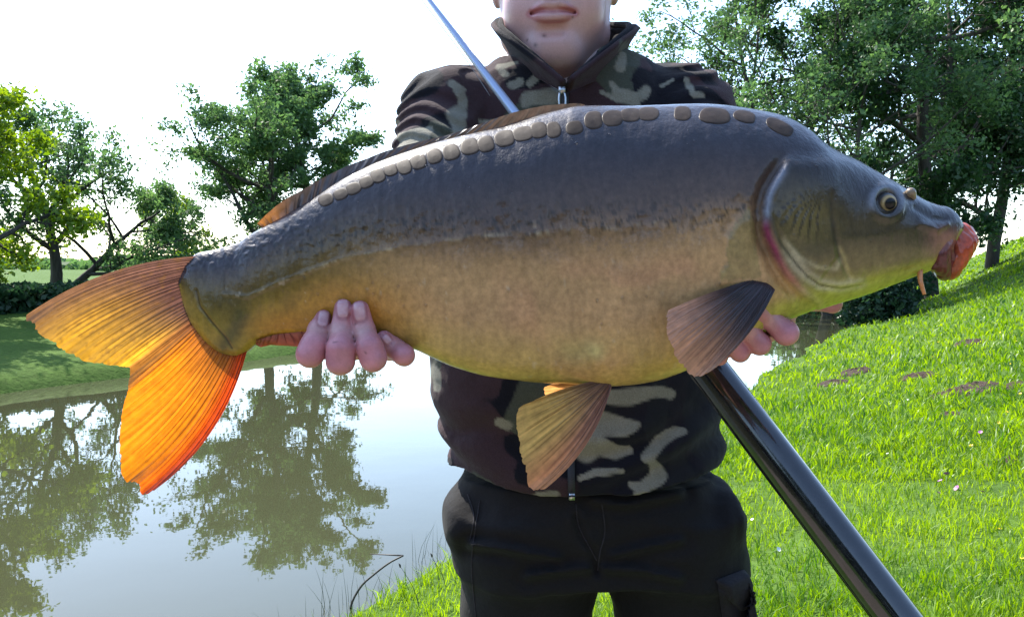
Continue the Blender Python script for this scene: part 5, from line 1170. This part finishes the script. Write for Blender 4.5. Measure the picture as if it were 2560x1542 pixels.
zz = noise_node(n_, l_, 700, 4, 0.7); z2 = noise_node(n_, l_, 45, 4, 0.6); b1 = bump(n_, l_, b_, zz.outputs['Fac'], 0.5, 0.002); bump(n_, l_, b_, z2.outputs['Fac'], 0.3, 0.006, b1); FLEECE = m
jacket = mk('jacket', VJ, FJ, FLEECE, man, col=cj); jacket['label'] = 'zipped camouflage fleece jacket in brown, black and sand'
JT = BVHTree.FromPolygons([tuple(v) for v in VJ], [tuple(q) for a in FJ for q in a])
# collar
bot_c = [P(1411, 232, 0.985), P(1350, 195, 1.015), P(1300, 165, 1.06), P(1282, 150, 1.12), P(1320, 140, 1.18), P(1405, 140, 1.205), P(1500, 140, 1.185), P(1560, 150, 1.12), P(1535, 175, 1.06), P(1480, 205, 1.015), P(1416, 232, 0.985)]
top_c = [P(1408, 208, 0.978), P(1345, 152, 0.995), P(1285, 100, 1.015), P(1252, 66, 1.06), P(1290, 40, 1.15), P(1400, 52, 1.19), P(1515, 62, 1.165), P(1574, 68, 1.075), P(1530, 112, 1.015), P(1478, 158, 0.995), P(1425, 203, 0.978)]
nb_, nh = 90, 10; Bc, Tc = spline(bot_c, nb_), spline(top_c, nb_); rows = []
for s in np.linspace(0, 1, nh):
    c = Bc * (1 - s) + Tc * s; ctr = P(1405, 130, 1.10); out = c - ctr; out[:, 2] = 0; out /= np.linalg.norm(out, axis=1)[:, None]; rows.append(c + out * (0.012 * s ** 2 - 0.004 * math.sin(math.pi * s)))
G = np.stack(rows, 1)
Nc = np.cross(np.gradient(G, axis=0), np.gradient(G, axis=1)); Nc /= np.linalg.norm(Nc, axis=-1)[..., None] + 1e-12
th_c = 0.0042 * np.sqrt(np.clip(1 - (np.linspace(0, 1, nh)[None, :, None] * 0.9) ** 6, 0, 1)); A1, A2 = G + Nc * th_c, G - Nc * th_c
loop = np.concatenate([A1, A2[:, ::-1]], axis=1); mm_ = loop.shape[1]; Vc = loop.reshape(-1, 3); Fc = grid_faces(nb_, mm_, True)
cap0 = np.array([[k, mm_ - 1 - k, mm_ - 2 - k, k + 1] for k in range(nh - 1)]); cap1 = cap0[:, ::-1] + (nb_ - 1) * mm_
cc = np.tile(brown * 0.9, (len(Vc), 1)); nbc = fbm(Vc * np.array([1, 1, 1.5]), 16, 2); cc = lerp(cc, black, sstep(nbc, 0.47, 0.5)); cx_, cy_, cd_ = proj(Vc)
for ch in [[(1548, 180, 10), (1556, 150, 14), (1560, 112, 9)], [(1290, 175, 6), (1330, 200, 5)]]:
    for a, b in zip(ch[:-1], ch[1:]):
        ab = np.array([b[0] - a[0], b[1] - a[1]], float); t = np.clip(((cx_ - a[0]) * ab[0] + (cy_ - a[1]) * ab[1]) / (ab @ ab), 0, 1); cc = np.where((np.hypot(cx_ - a[0] - t * ab[0], cy_ - a[1] - t * ab[1]) < a[2] + (b[2] - a[2]) * t)[:, None], olive * 1.6, cc)
mk('collar', Vc, [Fc, cap0, cap1], FLEECE, jacket, col=cc)
V, F = tube(Tc, 0.0048, 8); mk('collar_edge', V, F, FLEECE, jacket, col=np.tile(black, (len(V), 1)))
# zip
m, n_, l_, b_ = mat_new('metal'); b_.inputs['Base Color'].default_value = (0.5, 0.5, 0.5, 1); b_.inputs['Metallic'].default_value = 1; b_.inputs['Roughness'].default_value = 0.35; z = noise_node(n_, l_, 300, 3); bump(n_, l_, b_, z.outputs['Fac'], 0.3, 0.0005); METAL = m
m, n_, l_, b_ = mat_new('zip_tape'); z = noise_node(n_, l_, 500, 3); r = ramp(n_, [(0.3, (0.008, 0.008, 0.01)), (0.7, (0.018, 0.018, 0.022))]); l_.new(z.outputs['Fac'], r.inputs['Fac']); l_.new(r.outputs['Color'], b_.inputs['Base Color']); b_.inputs['Roughness'].default_value = 0.6; TAPE = m
def jd(px, py): 
    h, n = hit(JT, px, py); return (h, n) if h is not None else (P(px, py, 1.0), np.array([0, -1.0, 0]))
zp = [(np.interp(y, [225, 1246], [1412, 1429]), y) for y in np.linspace(228, 1240, 140)]; L_, R_ = [], []
for (x, y) in zp:
    h, n = jd(x, y); L_.append(h + n * 0.0022 - [0.0045, 0, 0]); R_.append(h + n * 0.0022 + [0.0045, 0, 0])
Vz = np.stack([L_, np.array(L_) + [0, -0.0016, 0], np.array(R_) + [0, -0.0016, 0], R_], 1).reshape(-1, 3); mk('zip', Vz, [grid_faces(len(zp), 4)[:, ::-1]], TAPE, jacket)
h, n = jd(1408, 240)
def boxm(c, s, bev=0.2):
    x, y, z = s; k = 1 - bev; V = []
    for sy, kk in ((-1, k), (1, 1)):
        V += [[-x * kk, sy * y, -z * kk], [x * kk, sy * y, -z * kk], [x * kk, sy * y, z * kk], [-x * kk, sy * y, z * kk]]
    V = np.array(V) + c; F = np.array([[0, 1, 2, 3], [7, 6, 5, 4], [0, 4, 5, 1], [1, 5, 6, 2], [2, 6, 7, 3], [3, 7, 4, 0]]); return V, [F]
parts = [boxm(P(1405, 226, 0.976), (0.0045, 0.003, 0.0048)), tube(spline([P(1399, 232, 0.973), P(1397, 250, 0.972), P(1401, 270, 0.972), P(1411, 270, 0.972), P(1414, 250, 0.972), P(1411, 232, 0.973)], 20), 0.0013, 6)]
V, F = merge([parts[0], parts[1]]); mk('zip_pull', V, F, METAL, jacket, smooth=False)
h, n = jd(1429, 1238); V, F = boxm(h + [0, -0.004, 0], (0.0042, 0.003, 0.005)); mk('zip_stop', V, F, METAL, jacket, smooth=False)

# --- trousers
f = Field((-0.24, 0.86, 0.04), (0.48, 1.36, 0.96), 0.0048)
TR = [(1190, 1150, 1786, .118), (1230, 1135, 1815, .122), (1290, 1128, 1828, .125), (1346, 1135, 1838, .125), (1400, 1138, 1848, .122), (1440, 1140, 1860, .118)]
tz = np.array([P(1400, r[0], ty)[2] for r in TR])[::-1]; tl_ = np.array([P(r[1], r[0], ty)[0] for r in TR])[::-1]; tr_ = np.array([P(r[2], r[0], ty)[0] for r in TR])[::-1]; tb = np.array([r[3] for r in TR])[::-1]
def pelvis(p):
    z = p[..., 2]; xl = np.interp(z, tz, tl_); xr = np.interp(z, tz, tr_); b = np.interp(z, tz, tb); a = 0.5 * (xr - xl); cx = 0.5 * (xl + xr)
    e = 2.4; q = (np.abs((p[..., 0] - cx) / a) ** e + np.abs((p[..., 1] - ty) / b) ** e) ** (1 / e); return np.maximum(np.maximum((q - 1) * np.minimum(a, b) * 0.9, P(1400, 1410, ty)[2] - z), z - P(1400, 1180, ty)[2])
f.apply(pelvis, (-0.24, 0.86, 0.7), (0.48, 1.36, 0.96), 0)
def leg(p, cx0, cx1, w0, w1, zt, zb):
    z = p[..., 2]; t = np.clip((zt - z) / (zt - zb), 0, 1); cx = cx0 + (cx1 - cx0) * t; a = w0 + (w1 - w0) * np.clip(t * 1.4, 0, 1); e = 2.2; b = a * 1.08
    q = (np.abs((p[..., 0] - cx) / a) ** e + np.abs((p[..., 1] - ty - 0.02 * t) / b) ** e) ** (1 / e); return np.maximum(np.maximum((q - 1) * a * 0.9, 0.06 - z), z - zt)
zt = P(1400, 1280, ty)[2]
xm = lambda px, py=1500: P(px, py, ty)[0]
f.apply(lambda p: leg(p, xm(1317), xm(1322), 0.5 * (xm(1495) - xm(1140)), 0.078, zt, 0.06), (-0.24, 0.9, 0.04), (0.3, 1.36, zt), 0.035)
f.apply(lambda p: leg(p, xm(1679), xm(1800), 0.5 * (xm(1850) - xm(1508)), 0.080, zt, 0.06), (0.0, 0.9, 0.04), (0.48, 1.36, zt), 0.035)
f.ell(P(1152, 1290, 1.12), (0.022, 0.06, 0.034), 0.03)
f.ell(P(1808, 1258, 1.13), (0.012, 0.06, 0.028), 0.03)
def tfolds(p):
    q = np.asarray(p); g = 0.013 * (fbm(q * np.array([1, 1, 1.4]), 10, 3) - 0.5); qx, qy, qd = proj(q)
    d, t = segdist(qx, qy, [(1440, 1290), (1455, 1340), (1480, 1375), (1492, 1430)]); g += 0.004 * np.exp(-(d / 9) ** 2) - 0.003 * np.exp(-((d - 16) / 10) ** 2)
    d, t = segdist(qx, qy, [(1520, 1300), (1512, 1350), (1490, 1380)]); g += 0.003 * np.exp(-(d / 8) ** 2)
    for pl in ([(1470, 1420), (1400, 1425), (1320, 1440)], [(1515, 1420), (1600, 1425), (1700, 1445)], [(1530, 1390), (1600, 1370), (1700, 1350)], [(1180, 1360), (1260, 1370), (1400, 1395)], [(1480, 1250), (1560, 1262), (1700, 1235)]):
        d, t = segdist(qx, qy, pl); g += -(0.0060 * np.exp(-(d / 9) ** 2) - 0.0035 * np.exp(-((d - 22) / 12) ** 2)) * (qd < 1.15)
    return g
f.displace(tfolds, 0.02)
VT, FT = f.mesh(); ct = np.tile([0.0085, 0.0078, 0.0084], (len(VT), 1)) * (0.7 + 0.6 * fbm(VT, 12, 3))[:, None]
m, n_, l_, b_ = mat_new('trouser_cloth'); col_times_noise(n_, l_, b_, 400, 0.7, 1.35); b_.inputs['Roughness'].default_value = 0.85; b_.inputs['Specular IOR Level'].default_value = 0.2; b_.inputs['Sheen Weight'].default_value = 0.03
tcn = n_.new('ShaderNodeTexCoord'); w1 = n_.new('ShaderNodeTexWave'); w1.inputs['Scale'].default_value = 260; l_.new(tcn.outputs['Object'], w1.inputs['Vector']); z2 = noise_node(n_, l_, 40, 5, 0.6); b1 = bump(n_, l_, b_, w1.outputs['Fac'], 0.15, 0.001); bump(n_, l_, b_, z2.outputs['Fac'], 0.4, 0.006, b1); CLOTH = m
trousers = mk('trousers', VT, FT, CLOTH, man, col=ct); trousers['label'] = 'plain black cargo trousers'
TT = BVHTree.FromPolygons([tuple(v) for v in VT], [tuple(q) for a in FT for q in a])
def patch(name, quad, tree_, thick, mat, parent, col, n=(16, 12)):
    """cloth panel laid on a garment: quad = 4 pixel corners, clockwise from upper left"""
    a, b, c, d = [np.array(q, float) for q in quad]; S, T = np.meshgrid(np.linspace(0, 1, n[0]), np.linspace(0, 1, n[1]), indexing='ij'); Vp, Np = [], []
    for s, t in zip(S.ravel(), T.ravel()):
        q = (a * (1 - s) + b * s) * (1 - t) + (d * (1 - s) + c * s) * t; h, nn = hit(tree_, q[0], q[1])
        if h is None: h = P(q[0], q[1], 1.06); nn = np.array([0.5, -0.8, 0])
        e = min(s, 1 - s, t, 1 - t); Vp.append(h + nn * (thick * min(1, e * 8 + 0.15))); Np.append(h - nn * 0.003)
    V = np.array(Vp); mk(name, V, [grid_faces(*n)[:, ::-1]], mat, parent, col=np.tile(col, (len(V), 1)))
def seam(name, pts, tree_, r, parent, col, mat):
    pp = spline(np.array(pts, float), 30); Vp = [h + n * r * 0.3 for h, n in [hit(tree_, x, y) for x, y in pp] if h is not None]
    if len(Vp) > 3:
        V, F = tube(np.array(Vp), r, 6); mk(name, V, F, mat, parent, col=np.tile(col, (len(V), 1)))
dk = np.array([0.012, 0.011, 0.013])
patch('cargo_pocket', [(1792, 1462), (1868, 1440), (1905, 1600), (1815, 1620)], TT, 0.010, CLOTH, trousers, dk * 1.3)
patch('pocket_flap', [(1785, 1448), (1856, 1422), (1880, 1505), (1832, 1528)], TT, 0.016, CLOTH, trousers, dk * 1.5)
seam('pocket_seam', [(1170, 1235), (1185, 1290), (1175, 1350)], TT, 0.0009, trousers, dk * 2, CLOTH)
seam('side_seam', [(1200, 1250), (1180, 1400), (1190, 1540)], TT, 0.0009, trousers, dk * 2, CLOTH)
seam('fly_seam', [(1440, 1258), (1446, 1310), (1470, 1360), (1492, 1400)], TT, 0.0009, trousers, dk * 2, CLOTH)
seam('centre_seam', [(1505, 1260), (1512, 1330), (1500, 1380), (1495, 1425)], TT, 0.0009, trousers, dk * 2, CLOTH)
# boots
m, n_, l_, b_ = mat_new('rubber_boot'); z = noise_node(n_, l_, 60, 4); r = ramp(n_, [(0.3, (0.012, 0.016, 0.010)), (0.7, (0.03, 0.035, 0.02))]); l_.new(z.outputs['Fac'], r.inputs['Fac']); l_.new(r.outputs['Color'], b_.inputs['Base Color']); b_.inputs['Roughness'].default_value = 0.4
for cx in (xm(1322), xm(1800)):
    g0 = gz((cx, 1.15)); f = Field((cx - 0.09, 0.93, g0 - 0.03), (cx + 0.09, 1.30, g0 + 0.35), 0.005)
    f.cap((cx, 1.165, g0 + 0.07), (cx, 1.16, g0 + 0.30), 0.052, 0.058, 0.02); f.cap((cx, 1.17, g0 + 0.045), (cx, 1.00, g0 + 0.038), 0.044, 0.042, 0.03); f.apply(lambda p: g0 - 0.005 - p[..., 2] if False else p[..., 2] - (g0 - 0.006), (cx - .2, .9, g0 - .1), (cx + .2, 1.4, g0 + .0), 0.0, sub=True)
    V, F = f.mesh(); mk('boot', V, F, m, man)

# ---------------------------------------------------------------- fishing pole leaning across the man
def pole_pt(y):
    """point of the pole's axis seen at photo row y"""
    x = 1072 + 1170 * y / 1542.0
    inv = 0.955 + (1.389 - 0.955) * y / 1542.0; return P(x, y, 1.0 / inv)
pa, pb = pole_pt(-60), pole_pt(1700)
axis = pb - pa; plen = np.linalg.norm(axis); axis /= plen
def along(y): return (pole_pt(y) - pa) @ axis
pole = empty('fishing_pole', pb, 'long telescopic fishing pole slanting up behind the fish, thick glossy black butt', 'fishing pole')
m, n_, l_, b_ = mat_new('carbon_gloss'); z = noise_node(n_, l_, 90, 4); r = ramp(n_, [(0.3, (0.004, 0.004, 0.006)), (0.7, (0.012, 0.012, 0.016))]); l_.new(z.outputs['Fac'], r.inputs['Fac']); l_.new(r.outputs['Color'], b_.inputs['Base Color'])
b_.inputs['Roughness'].default_value = 0.16; b_.inputs['Coat Weight'].default_value = 0.8; b_.inputs['Coat Roughness'].default_value = 0.06
zs = noise_node(n_, l_, 25, 5, 0.7); rr = ramp(n_, [(0.45, (0.1,) * 3), (0.7, (0.32,) * 3)]); l_.new(zs.outputs['Fac'], rr.inputs['Fac']); l_.new(rr.outputs['Color'], b_.inputs['Roughness']); bump(n_, l_, b_, zs.outputs['Fac'], 0.12, 0.002); CARBON = m
m, n_, l_, b_ = mat_new('sky_tint_blank'); b_.inputs['Base Color'].default_value = (0.36, 0.42, 0.55, 1); b_.inputs['Metallic'].default_value = 0.55; b_.inputs['Roughness'].default_value = 0.22; z = noise_node(n_, l_, 80, 3); bump(n_, l_, b_, z.outputs['Fac'], 0.08, 0.001); BLANK = m  # pale blue base colour stands for the sky mirrored in the tip
def sect(name, y0, y1, r0, r1, mat, k=28):
    s0, s1 = along(y0), along(y1); pts = np.array([pa + axis * s for s in np.linspace(s0, s1, 12)]); rad = np.linspace(r0, r1, 12)
    V, F = tube(pts, rad, k); o = mk(name, V, F, mat, pole); return o
sect('butt_section', 640, 1700, 0.0195, 0.0200, CARBON)
V, F = tube(np.array([pa + axis * s for s in (along(600), along(604), along(640), along(645))]), [0.0165, 0.0205, 0.0208, 0.0196], 28); mk('collar_ring', V, F, CARBON, pole)
sect('middle_section', 330, 640, 0.0085, 0.0150, CARBON)
sect('tip_section', -60, 345, 0.0022, 0.0068, BLANK)
V, F = tube(np.array([pa + axis * s for s in (along(318), along(322), along(345), along(350))]), [0.0072, 0.0088, 0.009, 0.0085], 20); mk('joint_ring', V, F, METAL, pole)
m, n_, l_, b_ = mat_new('nylon_line'); b_.inputs['Base Color'].default_value = (0.12, 0.12, 0.13, 1); b_.inputs['Roughness'].default_value = 0.3; z = noise_node(n_, l_, 50, 2); bump(n_, l_, b_, z.outputs['Fac'], 0.05, 0.001)
dl = 1 / (0.955 + 0.434 * 100 / 1542); V, F = tube(spline([P(1020, -50, dl * 1.03), P(1058, 5, dl), P(1105, 68, dl * 0.985), P(1150, 128, dl * 0.97), P(1186, 180, dl * 0.955), P(1225, 240, dl * 0.94)], 30), 0.00045, 5); mk('line', V, F, m, pole)
